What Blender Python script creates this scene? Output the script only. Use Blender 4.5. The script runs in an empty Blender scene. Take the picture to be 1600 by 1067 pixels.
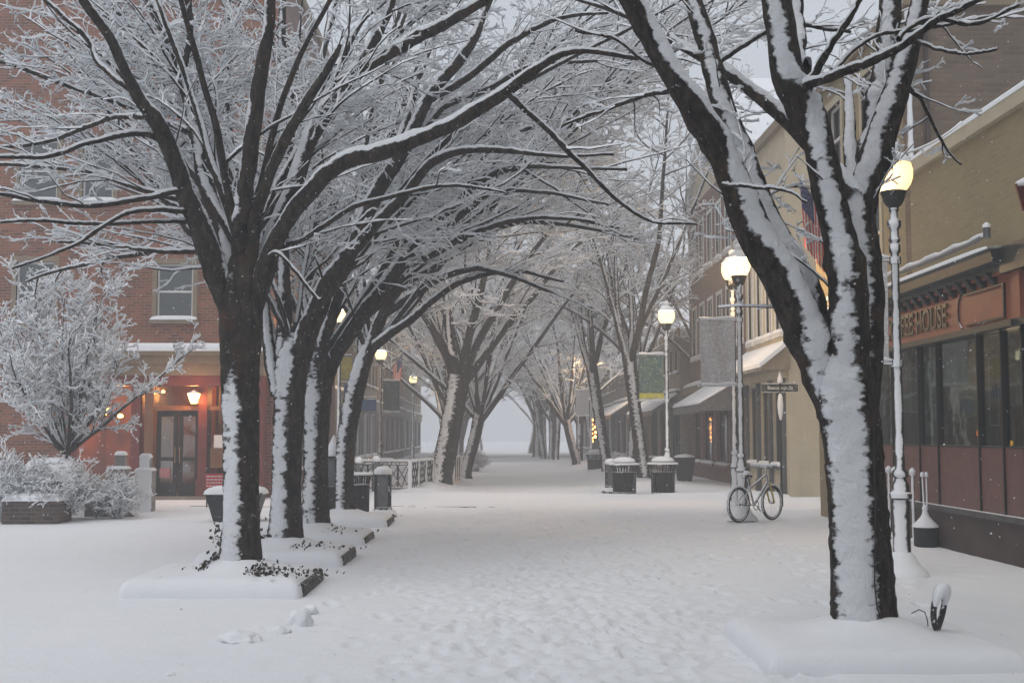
import bpy, bmesh, math, random
import numpy as np
from mathutils import Vector, Matrix, Euler

R = math.radians
SC = bpy.context.scene
COL = SC.collection
F = 1900.0                                   # focal length in pixels of the 1600 px wide photograph

# ------------------------------------------------------------------ camera
cam = bpy.data.objects.new("camera", bpy.data.cameras.new("camera"))
COL.objects.link(cam)
cam.location = (0, 0, 1.6)
cam.rotation_euler = (R(90) + math.atan(146.5 / F), 0, -math.atan(20 / F))
cam.data.sensor_width = 36
cam.data.lens = F / 1600 * 36
cam.data.clip_start = 0.1
cam.data.clip_end = 3000
SC.camera = cam

# ------------------------------------------------------------------ sky
world = bpy.data.worlds.new("World")
SC.world = world
world.use_nodes = True
wn = world.node_tree
bg = wn.nodes["Background"]
sky = wn.nodes.new("ShaderNodeTexSky")
sky.sky_type = 'NISHITA'
sky.sun_disc = False
sky.sun_elevation = R(62)
sky.sun_rotation = R(215)
sky.dust_density = 6
sky.air_density = 1.0
sky.ozone_density = 1.5
hsv = wn.nodes.new("ShaderNodeHueSaturation")          # overcast: the cloud deck greys the sky
hsv.inputs["Saturation"].default_value = 0.45
wn.links.new(sky.outputs[0], hsv.inputs["Color"])
deck = wn.nodes.new("ShaderNodeMix")                     # a closed, even cloud deck under it
deck.data_type = 'RGBA'
deck.inputs[0].default_value = 0.7
deck.inputs[7].default_value = (4.65, 4.95, 5.35, 1)
wn.links.new(hsv.outputs[0], deck.inputs[6])
wn.links.new(deck.outputs[2], bg.inputs["Color"])
bg.inputs["Strength"].default_value = 0.15

sun = bpy.data.objects.new("sun", bpy.data.lights.new("sun", 'SUN'))
COL.objects.link(sun)
sun.data.energy = 0.6
sun.data.angle = R(40)
sun.data.color = (1.0, 0.98, 0.95)
sun.rotation_euler = Vector((-math.sin(R(215)) * math.cos(R(62)), -math.cos(R(215)) * math.cos(R(62)), -math.sin(R(62)))).to_track_quat('-Z', 'Y').to_euler()

SC.view_settings.view_transform = 'Standard'
SC.view_settings.look = 'None'
SC.view_settings.exposure = -0.04
SC.view_settings.gamma = 1
cy = SC.cycles
cy.use_denoising = True
cy.max_bounces = 6
cy.diffuse_bounces = 4
cy.glossy_bounces = 2
cy.transmission_bounces = 3
cy.transparent_max_bounces = 8
cy.volume_bounces = 2
cy.sample_clamp_indirect = 4
cy.caustics_reflective = False
cy.caustics_refractive = False

# ------------------------------------------------------------------ helpers
_M = cam.rotation_euler.to_matrix()


def P(px, py, Y):
    """the point at depth Y seen at that place of the photograph"""
    d = _M @ Vector(((px - 800) / F, (533.5 - py) / F, -1))
    s = Y / d.y
    return Vector((d.x * s, Y, 1.6 + d.z * s))


def GP(px, py, z=0.0):
    """the point of the ground seen there"""
    d = _M @ Vector(((px - 800) / F, (533.5 - py) / F, -1))
    s = (z - 1.6) / d.z
    return Vector((d.x * s, d.y * s, z))


def X(px, Y):
    return P(px, 680, Y).x


def Zh(py, Y):
    return P(780, py, Y).z


def nrm(a):
    return a / np.maximum(np.linalg.norm(a, axis=-1, keepdims=True), 1e-9)


WIND = nrm(np.array([-0.42, -0.9, 0.05]))        # where the snow was blown from

# ------------------------------------------------------------------ materials
MATS = {}


def _nodes(name):
    m = bpy.data.materials.new(name)
    m.use_nodes = True
    nt = m.node_tree
    return m, nt, nt.nodes["Principled BSDF"]


def _n(nt, typ, **kw):
    n = nt.nodes.new(typ)
    for k, v in kw.items():
        if k in n.inputs:
            n.inputs[k].default_value = v
        else:
            setattr(n, k, v)
    return n


def _math(nt, op, a, b=None, clamp=False):
    n = nt.nodes.new("ShaderNodeMath")
    n.operation = op
    n.use_clamp = clamp
    for i, v in enumerate((a, b)):
        if v is None:
            continue
        if isinstance(v, (int, float)):
            n.inputs[i].default_value = v
        else:
            nt.links.new(v, n.inputs[i])
    return n.outputs[0]


def _mix(nt, fac, a, b):
    n = nt.nodes.new("ShaderNodeMix")
    n.data_type = 'RGBA'
    for i, v in ((0, fac), (6, a), (7, b)):
        if isinstance(v, (int, float)):
            n.inputs[i].default_value = v
        elif isinstance(v, tuple):
            n.inputs[i].default_value = (*v, 1)
        else:
            nt.links.new(v, n.inputs[i])
    return n.outputs[2]


SNOW = (0.80, 0.815, 0.84)


def mat(name, col, col2=None, rough=0.8, scale=6.0, bump=0.15, up=None, wind=None, brick=None, metal=0.0, bvar=0.42,
        stretch=None, nsc=14.0, speck=0.0, spec=0.3):
    """surface with noise; snow lies where the surface faces up, or faces the wind, past a threshold"""
    if name in MATS:
        return MATS[name]
    m, nt, b = _nodes(name)
    L = nt.links
    tc = nt.nodes.new("ShaderNodeTexCoord")
    geo = nt.nodes.new("ShaderNodeNewGeometry")
    vec = geo.outputs["Position"]
    if stretch:
        mp = nt.nodes.new("ShaderNodeMapping")
        mp.inputs["Scale"].default_value = stretch
        L.new(vec, mp.inputs[0])
        vec = mp.outputs[0]
    no = _n(nt, "ShaderNodeTexNoise", Scale=scale, Detail=6.0, Roughness=0.65)
    L.new(vec, no.inputs["Vector"])
    f = _math(nt, 'MULTIPLY', _math(nt, 'SUBTRACT', no.outputs["Fac"], 0.35), 3.0, True)
    c2 = col2 or tuple(c * 0.6 for c in col)
    base = _mix(nt, f, col, c2)
    height = no.outputs["Fac"]
    if brick:
        axis, bw, bh, mortar = brick
        sp = nt.nodes.new("ShaderNodeSeparateXYZ")
        L.new(geo.outputs["Position"], sp.inputs[0])
        cb = nt.nodes.new("ShaderNodeCombineXYZ")
        L.new(sp.outputs[axis], cb.inputs[0])
        L.new(sp.outputs[2], cb.inputs[1])
        bt = nt.nodes.new("ShaderNodeTexBrick")
        L.new(cb.outputs[0], bt.inputs["Vector"])
        bt.inputs["Scale"].default_value = 1.0
        bt.inputs["Brick Width"].default_value = bw
        bt.inputs["Row Height"].default_value = bh
        bt.inputs["Mortar Size"].default_value = 0.012
        bt.inputs["Mortar Smooth"].default_value = 0.3
        bt.inputs["Bias"].default_value = -0.1
        bt.inputs["Color1"].default_value = (1, 1, 1, 1)
        bt.inputs["Color2"].default_value = (bvar, bvar, bvar * 1.04, 1)
        bt.inputs["Mortar"].default_value = (0, 0, 0, 1)
        mul = nt.nodes.new("ShaderNodeMix")
        mul.data_type = 'RGBA'
        mul.blend_type = 'MULTIPLY'
        mul.inputs[0].default_value = 1
        L.new(base, mul.inputs[6])
        L.new(bt.outputs["Color"], mul.inputs[7])
        base = _mix(nt, bt.outputs["Fac"], mul.outputs[2], mortar)
        height = _math(nt, 'SUBTRACT', 1.0, bt.outputs["Fac"])
    rough_o = rough
    if up is not None or wind is not None:
        ns = _n(nt, "ShaderNodeTexNoise", Scale=nsc, Detail=5.0, Roughness=0.7)
        L.new(geo.outputs["Position"], ns.inputs["Vector"])
        jit = _math(nt, 'MULTIPLY', _math(nt, 'SUBTRACT', ns.outputs["Fac"], 0.5), 1.1)
        masks = []
        sp = nt.nodes.new("ShaderNodeSeparateXYZ")
        L.new(geo.outputs["Normal"], sp.inputs[0])
        if up is not None:
            masks.append(_math(nt, 'MULTIPLY', _math(nt, 'ADD', _math(nt, 'SUBTRACT', sp.outputs[2], up), jit), 9.0, True))
        if wind is not None:
            dt = nt.nodes.new("ShaderNodeVectorMath")
            dt.operation = 'DOT_PRODUCT'
            L.new(geo.outputs["Normal"], dt.inputs[0])
            dt.inputs[1].default_value = WIND
            masks.append(_math(nt, 'MULTIPLY', _math(nt, 'ADD', _math(nt, 'SUBTRACT', dt.outputs["Value"], wind), jit), 7.0, True))
        mk = masks[0] if len(masks) == 1 else _math(nt, 'MAXIMUM', masks[0], masks[1])
        base = _mix(nt, mk, base, SNOW)
        height = _math(nt, 'ADD', height, _math(nt, 'MULTIPLY', mk, 1.5))
        rough_o = _math(nt, 'MAXIMUM', mk, rough)
        ms = _math(nt, 'SUBTRACT', 1.0, mk)
        if metal:
            L.new(_math(nt, 'MULTIPLY', ms, metal), b.inputs["Metallic"])
    elif metal:
        b.inputs["Metallic"].default_value = metal
    if speck:
        vs = _n(nt, "ShaderNodeTexNoise", Scale=speck, Detail=3.0, Roughness=0.6)
        L.new(geo.outputs["Position"], vs.inputs["Vector"])
        sk = _math(nt, 'MULTIPLY', _math(nt, 'SUBTRACT', vs.outputs["Fac"], 0.6), 14.0, True)
        base = _mix(nt, sk, base, SNOW)
    L.new(base, b.inputs["Base Color"])
    if isinstance(rough_o, float) or isinstance(rough_o, int):
        b.inputs["Roughness"].default_value = rough_o
    else:
        L.new(rough_o, b.inputs["Roughness"])
    b.inputs["Specular IOR Level"].default_value = spec
    if bump:
        bp = _n(nt, "ShaderNodeBump", Strength=bump, Distance=0.02)
        L.new(height, bp.inputs["Height"])
        L.new(bp.outputs[0], b.inputs["Normal"])
    MATS[name] = m
    return m


def tree_mat(name="bark_with_snow"):
    m, nt, b = _nodes(name)
    L = nt.links
    geo = nt.nodes.new("ShaderNodeNewGeometry")
    at = nt.nodes.new("ShaderNodeAttribute")
    at.attribute_name = "snow"
    mq = nt.nodes.new("ShaderNodeMapping")
    mq.inputs["Scale"].default_value = (.9, .9, 1.6)
    L.new(geo.outputs["Position"], mq.inputs[0])
    ns = _n(nt, "ShaderNodeTexNoise", Scale=10.0, Detail=6.0, Roughness=0.6)
    L.new(mq.outputs[0], ns.inputs["Vector"])
    jit = _math(nt, 'MULTIPLY', _math(nt, 'SUBTRACT', ns.outputs["Fac"], 0.5), 1.5)
    nl = _n(nt, "ShaderNodeTexNoise", Scale=1.6, Detail=3.0)
    L.new(geo.outputs["Position"], nl.inputs["Vector"])
    low = _math(nt, 'MULTIPLY', _math(nt, 'SUBTRACT', nl.outputs["Fac"], 0.5), 0.7)
    jit = _math(nt, 'MULTIPLY', _math(nt, 'ADD', jit, low), 0.62)
    mk = _math(nt, 'MULTIPLY', _math(nt, 'ADD', _math(nt, 'SUBTRACT', at.outputs["Fac"], 0.45), jit), 9.0, True)
    mp = nt.nodes.new("ShaderNodeMapping")
    mp.inputs["Scale"].default_value = (1, 1, 0.35)
    L.new(geo.outputs["Position"], mp.inputs[0])
    n2 = _n(nt, "ShaderNodeTexNoise", Scale=18.0, Detail=8.0, Roughness=0.75)
    L.new(mp.outputs[0], n2.inputs["Vector"])
    n3 = _n(nt, "ShaderNodeTexNoise", Scale=3.0, Detail=5.0, Roughness=0.7)
    L.new(geo.outputs["Position"], n3.inputs["Vector"])
    c = _mix(nt, _math(nt, 'MULTIPLY', _math(nt, 'SUBTRACT', n2.outputs["Fac"], 0.42), 4.0, True), (0.007, 0.006, 0.0055), (0.080, 0.062, 0.046))
    c = _mix(nt, _math(nt, 'MULTIPLY', _math(nt, 'SUBTRACT', n3.outputs["Fac"], 0.54), 5.0, True), c, (0.07, 0.034, 0.017))
    # blown specks of snow in the bark's cracks
    n4 = _n(nt, "ShaderNodeTexNoise", Scale=26.0, Detail=4.0, Roughness=0.6)
    L.new(geo.outputs["Position"], n4.inputs["Vector"])
    sk = _math(nt, 'MULTIPLY', _math(nt, 'SUBTRACT', n4.outputs["Fac"], 0.66), 12.0, True)
    mk = _math(nt, 'MAXIMUM', mk, sk)
    L.new(_mix(nt, mk, c, SNOW), b.inputs["Base Color"])
    b.inputs["Roughness"].default_value = 0.9
    b.inputs["Specular IOR Level"].default_value = 0.2
    n5 = _n(nt, "ShaderNodeTexNoise", Scale=34.0, Detail=5.0, Roughness=0.7)
    L.new(geo.outputs["Position"], n5.inputs["Vector"])
    n6 = _n(nt, "ShaderNodeTexNoise", Scale=9.0, Detail=3.0)
    L.new(geo.outputs["Position"], n6.inputs["Vector"])
    hh = _math(nt, 'ADD', _math(nt, 'MULTIPLY', n2.outputs["Fac"], 1.2), _math(nt, 'MULTIPLY', mk, _math(nt, 'ADD', _math(nt, 'MULTIPLY', n5.outputs["Fac"], 0.8), _math(nt, 'MULTIPLY', n6.outputs["Fac"], 1.6))))
    bp = _n(nt, "ShaderNodeBump", Strength=0.9, Distance=0.03)
    L.new(hh, bp.inputs["Height"])
    L.new(bp.outputs[0], b.inputs["Normal"])
    return m


def emit(name, col, s):
    m, nt, b = _nodes(name)
    b.inputs["Base Color"].default_value = (*col, 1)
    b.inputs["Emission Color"].default_value = (*col, 1)
    b.inputs["Emission Strength"].default_value = s
    b.inputs["Roughness"].default_value = 0.3
    return m


def glass(name, tint=(0.5, 0.53, 0.5), refl=0.25):
    m, nt, b = _nodes(name)
    nt.nodes.remove(b)
    out = nt.nodes["Material Output"]
    t = _n(nt, "ShaderNodeBsdfTransparent", Color=(*tint, 1))
    g = _n(nt, "ShaderNodeBsdfGlossy", Color=(0.8, 0.85, 0.85, 1), Roughness=0.04)
    no = _n(nt, "ShaderNodeTexNoise", Scale=1.7, Detail=3.0)
    geo = nt.nodes.new("ShaderNodeNewGeometry")
    nt.links.new(geo.outputs["Position"], no.inputs["Vector"])
    bp = _n(nt, "ShaderNodeBump", Strength=0.06, Distance=0.05)
    nt.links.new(no.outputs["Fac"], bp.inputs["Height"])
    nt.links.new(bp.outputs[0], g.inputs["Normal"])
    fr = _n(nt, "ShaderNodeLayerWeight", Blend=0.25)
    fac = _math(nt, 'ADD', _math(nt, 'MULTIPLY', fr.outputs["Fresnel"], 0.6), refl, True)
    mx = nt.nodes.new("ShaderNodeMixShader")
    nt.links.new(fac, mx.inputs[0])
    nt.links.new(t.outputs[0], mx.inputs[1])
    nt.links.new(g.outputs[0], mx.inputs[2])
    nt.links.new(mx.outputs[0], out.inputs[0])
    return m


M_BARK = tree_mat()
def twig_mat():
    m, nt, b = _nodes("snow_laden_twigs")
    geo = nt.nodes.new("ShaderNodeNewGeometry")
    at = nt.nodes.new("ShaderNodeAttribute")
    at.attribute_name = "snow"
    ns = _n(nt, "ShaderNodeTexNoise", Scale=9.0, Detail=4.0, Roughness=0.7)
    nt.links.new(geo.outputs["Position"], ns.inputs["Vector"])
    jit = _math(nt, 'MULTIPLY', _math(nt, 'SUBTRACT', ns.outputs["Fac"], 0.5), 0.9)
    mk = _math(nt, 'MULTIPLY', _math(nt, 'ADD', _math(nt, 'SUBTRACT', at.outputs["Fac"], 0.27), jit), 7.0, True)
    nt.links.new(_mix(nt, mk, (0.030, 0.024, 0.020), SNOW), b.inputs["Base Color"])
    b.inputs["Roughness"].default_value = 1.0
    b.inputs["Specular IOR Level"].default_value = 0.0
    return m


M_TWIG = twig_mat()
M_SNOW = mat("snow", SNOW, (0.76, 0.78, 0.81), rough=0.9, scale=3.0, bump=0.0)


def snow_ground_mat():
    m, nt, b = _nodes("snow_cover")
    L = nt.links
    geo = nt.nodes.new("ShaderNodeNewGeometry")
    n1 = _n(nt, "ShaderNodeTexNoise", Scale=1.3, Detail=4.0)
    n2 = _n(nt, "ShaderNodeTexNoise", Scale=22.0, Detail=6.0, Roughness=0.7)
    for n in (n1, n2):
        L.new(geo.outputs["Position"], n.inputs["Vector"])
    L.new(_mix(nt, n1.outputs["Fac"], (0.80, 0.81, 0.835), (0.74, 0.76, 0.79)), b.inputs["Base Color"])
    b.inputs["Roughness"].default_value = 0.85
    b.inputs["Specular IOR Level"].default_value = 0.15
    n3 = _n(nt, "ShaderNodeTexNoise", Scale=5.0, Detail=5.0, Roughness=0.6)
    L.new(geo.outputs["Position"], n3.inputs["Vector"])
    bp = _n(nt, "ShaderNodeBump", Strength=0.5, Distance=0.02)
    L.new(_math(nt, "ADD", n2.outputs["Fac"], _math(nt, "MULTIPLY", n3.outputs["Fac"], 1.5)), bp.inputs["Height"])
    L.new(bp.outputs[0], b.inputs["Normal"])
    return m


M_GROUND = snow_ground_mat()
M_IRON = mat("snowy_black_iron", (0.022, 0.024, 0.024), (0.012, 0.012, 0.012), rough=0.5, up=0.55, wind=0.95, nsc=9)
M_POST = mat("snow_plastered_iron", (0.03, 0.032, 0.032), (0.015, 0.015, 0.015), rough=0.5, up=0.45, wind=0.66, nsc=5)
M_IRONC = mat("bare_black_iron", (0.02, 0.021, 0.022), rough=0.5, up=0.7, nsc=9)
M_GREYM = mat("grey_painted_metal", (0.16, 0.165, 0.17), (0.1, 0.1, 0.105), rough=0.5, up=0.6)
M_BRICK_L = mat("orange_red_brick", (0.33, 0.095, 0.042), (0.18, 0.052, 0.026), scale=1.5, brick=(0, 0.23, 0.078, (0.22, 0.17, 0.13)), bump=0.3)
M_BRICK_S = mat("red_brick_street_side", (0.27, 0.11, 0.075), (0.17, 0.075, 0.055), scale=1.5, brick=(1, 0.23, 0.078, (0.2, 0.17, 0.14)), bump=0.3)
M_BRICK_DK = mat("dark_planter_brick", (0.12, 0.075, 0.055), (0.07, 0.05, 0.04), scale=3, brick=(0, 0.2, 0.075, (0.12, 0.1, 0.09)), up=0.4)
M_MUSTARD = mat("mustard_painted_brick", (0.30, 0.250, 0.155), (0.25, 0.205, 0.125), scale=1.2, brick=(1, 0.22, 0.075, (0.29, 0.235, 0.125)), bump=0.2, bvar=.86)
M_BROWN = mat("weathered_brown_brick", (0.20, 0.145, 0.10), (0.13, 0.095, 0.07), scale=1.1, brick=(0, 0.22, 0.075, (0.15, 0.115, 0.085)), bump=0.3, bvar=.7)
M_CREAM = mat("cream_render", (0.50, 0.44, 0.32), (0.42, 0.37, 0.27), scale=2.0, bump=0.1)
M_TAN = mat("tan_stone_trim", (0.26, 0.205, 0.14), (0.19, 0.15, 0.10), scale=4, up=0.35)
M_REDP = mat("red_painted_timber", (0.17, 0.036, 0.03), (0.11, 0.028, 0.024), scale=4, rough=0.5)
M_ORANGE = mat("terracotta_fascia", (0.27, 0.085, 0.05), (0.20, 0.065, 0.04), scale=3, rough=0.55)
M_PANEL = mat("maroon_granite_panel", (0.15, 0.058, 0.045), (0.085, 0.036, 0.030), scale=5, rough=0.35, spec=0.5)
M_STONE = mat("dark_base_stone", (0.075, 0.05, 0.045), (0.04, 0.032, 0.03), scale=2.2, rough=0.6)
M_DARK = mat("black_painted_timber", (0.015, 0.016, 0.016), rough=0.5, up=0.5)
M_DGREEN = mat("dark_green_cornice", (0.028, 0.034, 0.031), (0.015, 0.018, 0.017), scale=5, rough=0.45, up=0.55)
M_GREY = mat("grey_stone_wall", (0.22, 0.21, 0.20), (0.15, 0.145, 0.14), scale=1.3)
M_TAUPE = mat("taupe_wall", (0.26, 0.225, 0.18), (0.19, 0.16, 0.13), scale=1.3)
M_WHITE = mat("white_painted_trim", (0.70, 0.70, 0.68), (0.6, 0.6, 0.59), rough=0.6)
M_PILAST = mat("slate_pilaster", (0.10, 0.11, 0.115), (0.07, 0.075, 0.08), scale=4)
M_WOOD = mat("varnished_door_timber", (0.20, 0.095, 0.045), (0.13, 0.06, 0.03), rough=0.45, scale=5, stretch=(1, 1, .15))
M_ROOM = mat("interior_wall", (0.20, 0.17, 0.13), (0.12, 0.10, 0.08), scale=1.2, bump=0)
M_ROOMR = mat("red_interior_wall", (0.22, 0.075, 0.035), (0.12, 0.045, 0.025), scale=2, bump=0)
M_LETTER = mat("gilt_black_letters", (0.03, 0.022, 0.015), rough=0.4)
M_GILT = mat("gilt_edge", (0.35, 0.22, 0.07), rough=0.35)
M_PAPER = mat("poster_paper", (0.62, 0.64, 0.58), (0.22, 0.26, 0.24), scale=5, bump=0)
M_PAPERW = mat("white_notice_paper", (0.7, 0.7, 0.7), (0.6, 0.6, 0.6), scale=30, bump=0)
M_PILLAR = mat("snow_plastered_masonry", (0.30, 0.28, 0.26), up=0.2, wind=-0.1, nsc=6)
M_FABRIC_SNOW = mat("snow_crusted_banner", (0.62, 0.60, 0.60), (0.36, 0.34, 0.34), scale=16, nsc=16, wind=1.05, speck=26)
M_FABRIC_GREEN = mat("green_grey_banner", (0.14, 0.20, 0.13), (0.06, 0.10, 0.11), scale=6, speck=32)
M_FABRIC_DK = mat("dark_green_banner", (0.06, 0.09, 0.07), (0.05, 0.11, 0.12), scale=4, speck=60)
M_YELLOW = mat("yellow_band", (0.62, 0.55, 0.06), rough=0.7, speck=30)
M_LEAF = mat("dark_ivy_leaf", (0.03, 0.028, 0.02), (0.05, 0.03, 0.018), up=0.75, nsc=30)
M_DRYLEAF = mat("brown_withered_leaf", (0.14, 0.05, 0.02), (0.08, 0.03, 0.015))
M_GLASS = glass("shop_glass", (0.78, 0.82, 0.78), 0.14)
M_GLASS_DK = glass("dark_window_glass", (0.22, 0.24, 0.24), 0.12)


def globe_mat(name, col, s):
    m, nt, b = _nodes(name)
    nt.nodes.remove(b)
    e = _n(nt, "ShaderNodeEmission", Color=(*col, 1), Strength=s)
    t = _n(nt, "ShaderNodeBsdfTransparent")
    x = nt.nodes.new("ShaderNodeMixShader")
    x.inputs[0].default_value = .6
    nt.links.new(t.outputs[0], x.inputs[1])
    nt.links.new(e.outputs[0], x.inputs[2])
    nt.links.new(x.outputs[0], nt.nodes["Material Output"].inputs[0])
    return m


M_LAMP = globe_mat("lit_lamp_globe", (1.0, 0.70, 0.36), 3.2)
M_LAMPY = globe_mat("lit_lamp_globe_yellow", (1.0, 0.82, 0.34), 3.2)
M_GLOW = emit("glowing_bulb", (1.0, 0.72, 0.38), 45.0)
M_WARM = emit("warm_light", (1.0, 0.42, 0.08), 40.0)
M_GLASS_S = glass("show_window_glass", (0.75, 0.75, 0.72), 0.03)
M_BULB = emit("string_bulb", (1.0, 0.36, 0.08), 14.0)
M_RED = mat("red_notice", (0.55, 0.05, 0.05), rough=0.6)
M_BLUE = mat("sign_blue", (0.06, 0.16, 0.38), rough=0.6)
M_TYRE = mat("tyre_rubber", (0.02, 0.02, 0.02), up=0.4, wind=0.8, nsc=20)
M_BIKE = mat("snowy_bike_metal", (0.06, 0.06, 0.06), up=0.35, wind=0.75, nsc=20)
M_BIKEY = mat("yellow_bike_fork", (0.5, 0.36, 0.03), up=0.6)
M_SIGNW = mat("sign_lettering_white", (0.75, 0.75, 0.75))
M_ROAD = mat("slushy_asphalt", (0.16, 0.165, 0.17), (0.5, 0.51, 0.53), scale=9, speck=14)

# ------------------------------------------------------------------ object helpers


def tag(o, label=None, cat=None, group=None, kind=None):
    if label:
        o["label"] = label
    if cat:
        o["category"] = cat
    if group:
        o["group"] = group
    if kind:
        o["kind"] = kind
    return o


def thing(name, label, cat, loc=(0, 0, 0), group=None, rz=0.0):
    o = bpy.data.objects.new(name, None)
    COL.objects.link(o)
    o.empty_display_size = 0.2
    o.location = loc
    o.rotation_euler = (0, 0, rz)
    return tag(o, label, cat, group)


def mesh_np(name, V, Fq, Ft=None, smooth=True, attr=None):
    me = bpy.data.meshes.new(name)
    V = np.asarray(V, np.float32)
    Fq = np.asarray(Fq, np.int32).reshape(-1, 4)
    nt_ = 0 if Ft is None else len(Ft)
    me.vertices.add(len(V))
    me.vertices.foreach_set("co", V.ravel())
    nl = len(Fq) * 4 + nt_ * 3
    me.loops.add(nl)
    li = Fq.ravel()
    st = np.arange(len(Fq)) * 4
    if nt_:
        Ft = np.asarray(Ft, np.int32)
        st = np.concatenate([st, len(Fq) * 4 + np.arange(nt_) * 3])
        li = np.concatenate([li, Ft.ravel()])
    me.loops.foreach_set("vertex_index", li)
    me.polygons.add(len(st))
    me.polygons.foreach_set("loop_start", st.astype(np.int32))
    if smooth:
        me.polygons.foreach_set("use_smooth", np.ones(len(st), bool))
    if attr is not None:
        a = me.attributes.new("snow", 'FLOAT', 'POINT')
        a.data.foreach_set("value", np.asarray(attr, np.float32))
    me.update(calc_edges=True)
    return me


def link(name, me, material, parent=None, loc=None):
    o = bpy.data.objects.new(name, me)
    COL.objects.link(o)
    if material is not None and not me.materials:
        me.materials.append(material)
    if parent is not None:
        o.parent = parent
    if loc is not None:
        o.location = loc
    return o


class MB:
    """collects shapes into one mesh"""

    def __init__(s):
        s.v, s.f = [], []

    def add(s, vs, fs):
        n = len(s.v)
        s.v += [tuple(v) for v in vs]
        s.f += [tuple(i + n for i in f) for f in fs]
        return s

    def box(s, x0, y0, z0, x1, y1, z1):
        x0, x1 = min(x0, x1), max(x0, x1)
        y0, y1 = min(y0, y1), max(y0, y1)
        z0, z1 = min(z0, z1), max(z0, z1)
        return s.add([(x0, y0, z0), (x1, y0, z0), (x1, y1, z0), (x0, y1, z0), (x0, y0, z1), (x1, y0, z1), (x1, y1, z1), (x0, y1, z1)],
                     [(0, 3, 2, 1), (4, 5, 6, 7), (0, 1, 5, 4), (1, 2, 6, 5), (2, 3, 7, 6), (3, 0, 4, 7)])

    def lathe(s, prof, c=(0, 0, 0), n=20, sq=False):
        vs, fs = [], []
        for z, r in prof:
            for k in range(n):
                a = 2 * math.pi * (k + (.5 if sq else 0)) / n
                rr = r / math.cos(math.pi / 4) if sq else r
                vs.append((c[0] + rr * math.cos(a), c[1] + rr * math.sin(a), c[2] + z))
        for i in range(len(prof) - 1):
            for k in range(n):
                k2 = (k + 1) % n
                fs.append((i * n + k, i * n + k2, (i + 1) * n + k2, (i + 1) * n + k))
        fs.append(tuple(range(n - 1, -1, -1)))
        fs.append(tuple((len(prof) - 1) * n + k for k in range(n)))
        return s.add(vs, fs)

    def tube(s, pts, r, k=8, closed=False):
        pts = [Vector(p) for p in pts]
        n = len(pts)
        rs = r if isinstance(r, (list, tuple)) else [r] * n
        vs, fs = [], []
        e1 = None
        for i, p in enumerate(pts):
            if closed:
                t = (pts[(i + 1) % n] - pts[i - 1]).normalized()
            else:
                t = (pts[min(i + 1, n - 1)] - pts[max(i - 1, 0)]).normalized()
            ref = e1 if e1 is not None else (Vector((0, 0, 1)) if abs(t.z) < .9 else Vector((1, 0, 0)))
            e1 = (ref - ref.dot(t) * t).normalized()
            e2 = t.cross(e1)
            for j in range(k):
                a = 2 * math.pi * j / k
                vs.append(p + (e1 * math.cos(a) + e2 * math.sin(a)) * rs[i])
        m = n if closed else n - 1
        for i in range(m):
            i2 = (i + 1) % n
            for j in range(k):
                j2 = (j + 1) % k
                fs.append((i * k + j, i * k + j2, i2 * k + j2, i2 * k + j))
        if not closed:
            fs.append(tuple(range(k - 1, -1, -1)))
            fs.append(tuple((n - 1) * k + j for j in range(k)))
        return s.add(vs, fs)

    def pillow(s, x0, y0, x1, y1, z, h, n=14, p=6, mound=None, rough=0.0, seed=1, floor=-0.02, q5=5):
        """a heap of snow with rounded edges"""
        rnd = random.Random(seed)
        us = [math.sin(math.pi / 2 * (-1 + 2 * i / n)) for i in range(n + 1)]
        vs, fs = [], []
        for j, v in enumerate(us):
            for i, u in enumerate(us):
                e = (abs(u) ** p + abs(v) ** p) ** (1 / p)
                e = min(e, 1)
                zz = z + h * (1 - e ** q5) ** .5
                sx = u
                x, y = (x0 + x1) / 2 + sx * (x1 - x0) / 2, (y0 + y1) / 2 + v * (y1 - y0) / 2
                if mound and e < 1:
                    mx, my, mh, ms = mound
                    zz += mh * math.exp(-((x - mx) ** 2 + (y - my) ** 2) / ms ** 2) * (1 - e ** 4)
                if rough and e < .98:
                    zz += rough * (rnd.random() - .5)
                if e >= 1:
                    zz = z + floor
                vs.append((x, y, zz))
        m = n + 1
        for j in range(n):
            for i in range(n):
                fs.append((j * m + i, j * m + i + 1, (j + 1) * m + i + 1, (j + 1) * m + i))
        ring = [i for i in range(m)] + [j * m + n for j in range(1, m)] + [n * m + i for i in range(n - 1, -1, -1)] + [j * m for j in range(n - 1, 0, -1)]
        fs.append(tuple(reversed(ring)))
        return s.add(vs, fs)

    def build(s, name, material, parent=None, smooth=False, bevel=0, world=False, sub=0):
        me = bpy.data.meshes.new(name)
        vs = s.v
        if world and parent is not None:
            inv = parent.matrix_basis.inverted()
            off = parent.location
            vs = [(v[0] - off[0], v[1] - off[1], v[2] - off[2]) for v in vs]
        me.from_pydata(vs, [], s.f)
        me.update()
        o = link(name, me, material, parent)
        if smooth:
            me.polygons.foreach_set("use_smooth", [True] * len(me.polygons))
            me.set_sharp_from_angle(angle=R(50))
        if bevel:
            b = o.modifiers.new("bevel", 'BEVEL')
            b.width = bevel
            b.segments = 2
            b.limit_method = 'ANGLE'
        if sub:
            q = o.modifiers.new("sub", 'SUBSURF')
            q.levels = q.render_levels = sub
        return o


def wpart(name, mb, material, parent, **k):
    return mb.build(name, material, parent, world=True, **k)


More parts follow.
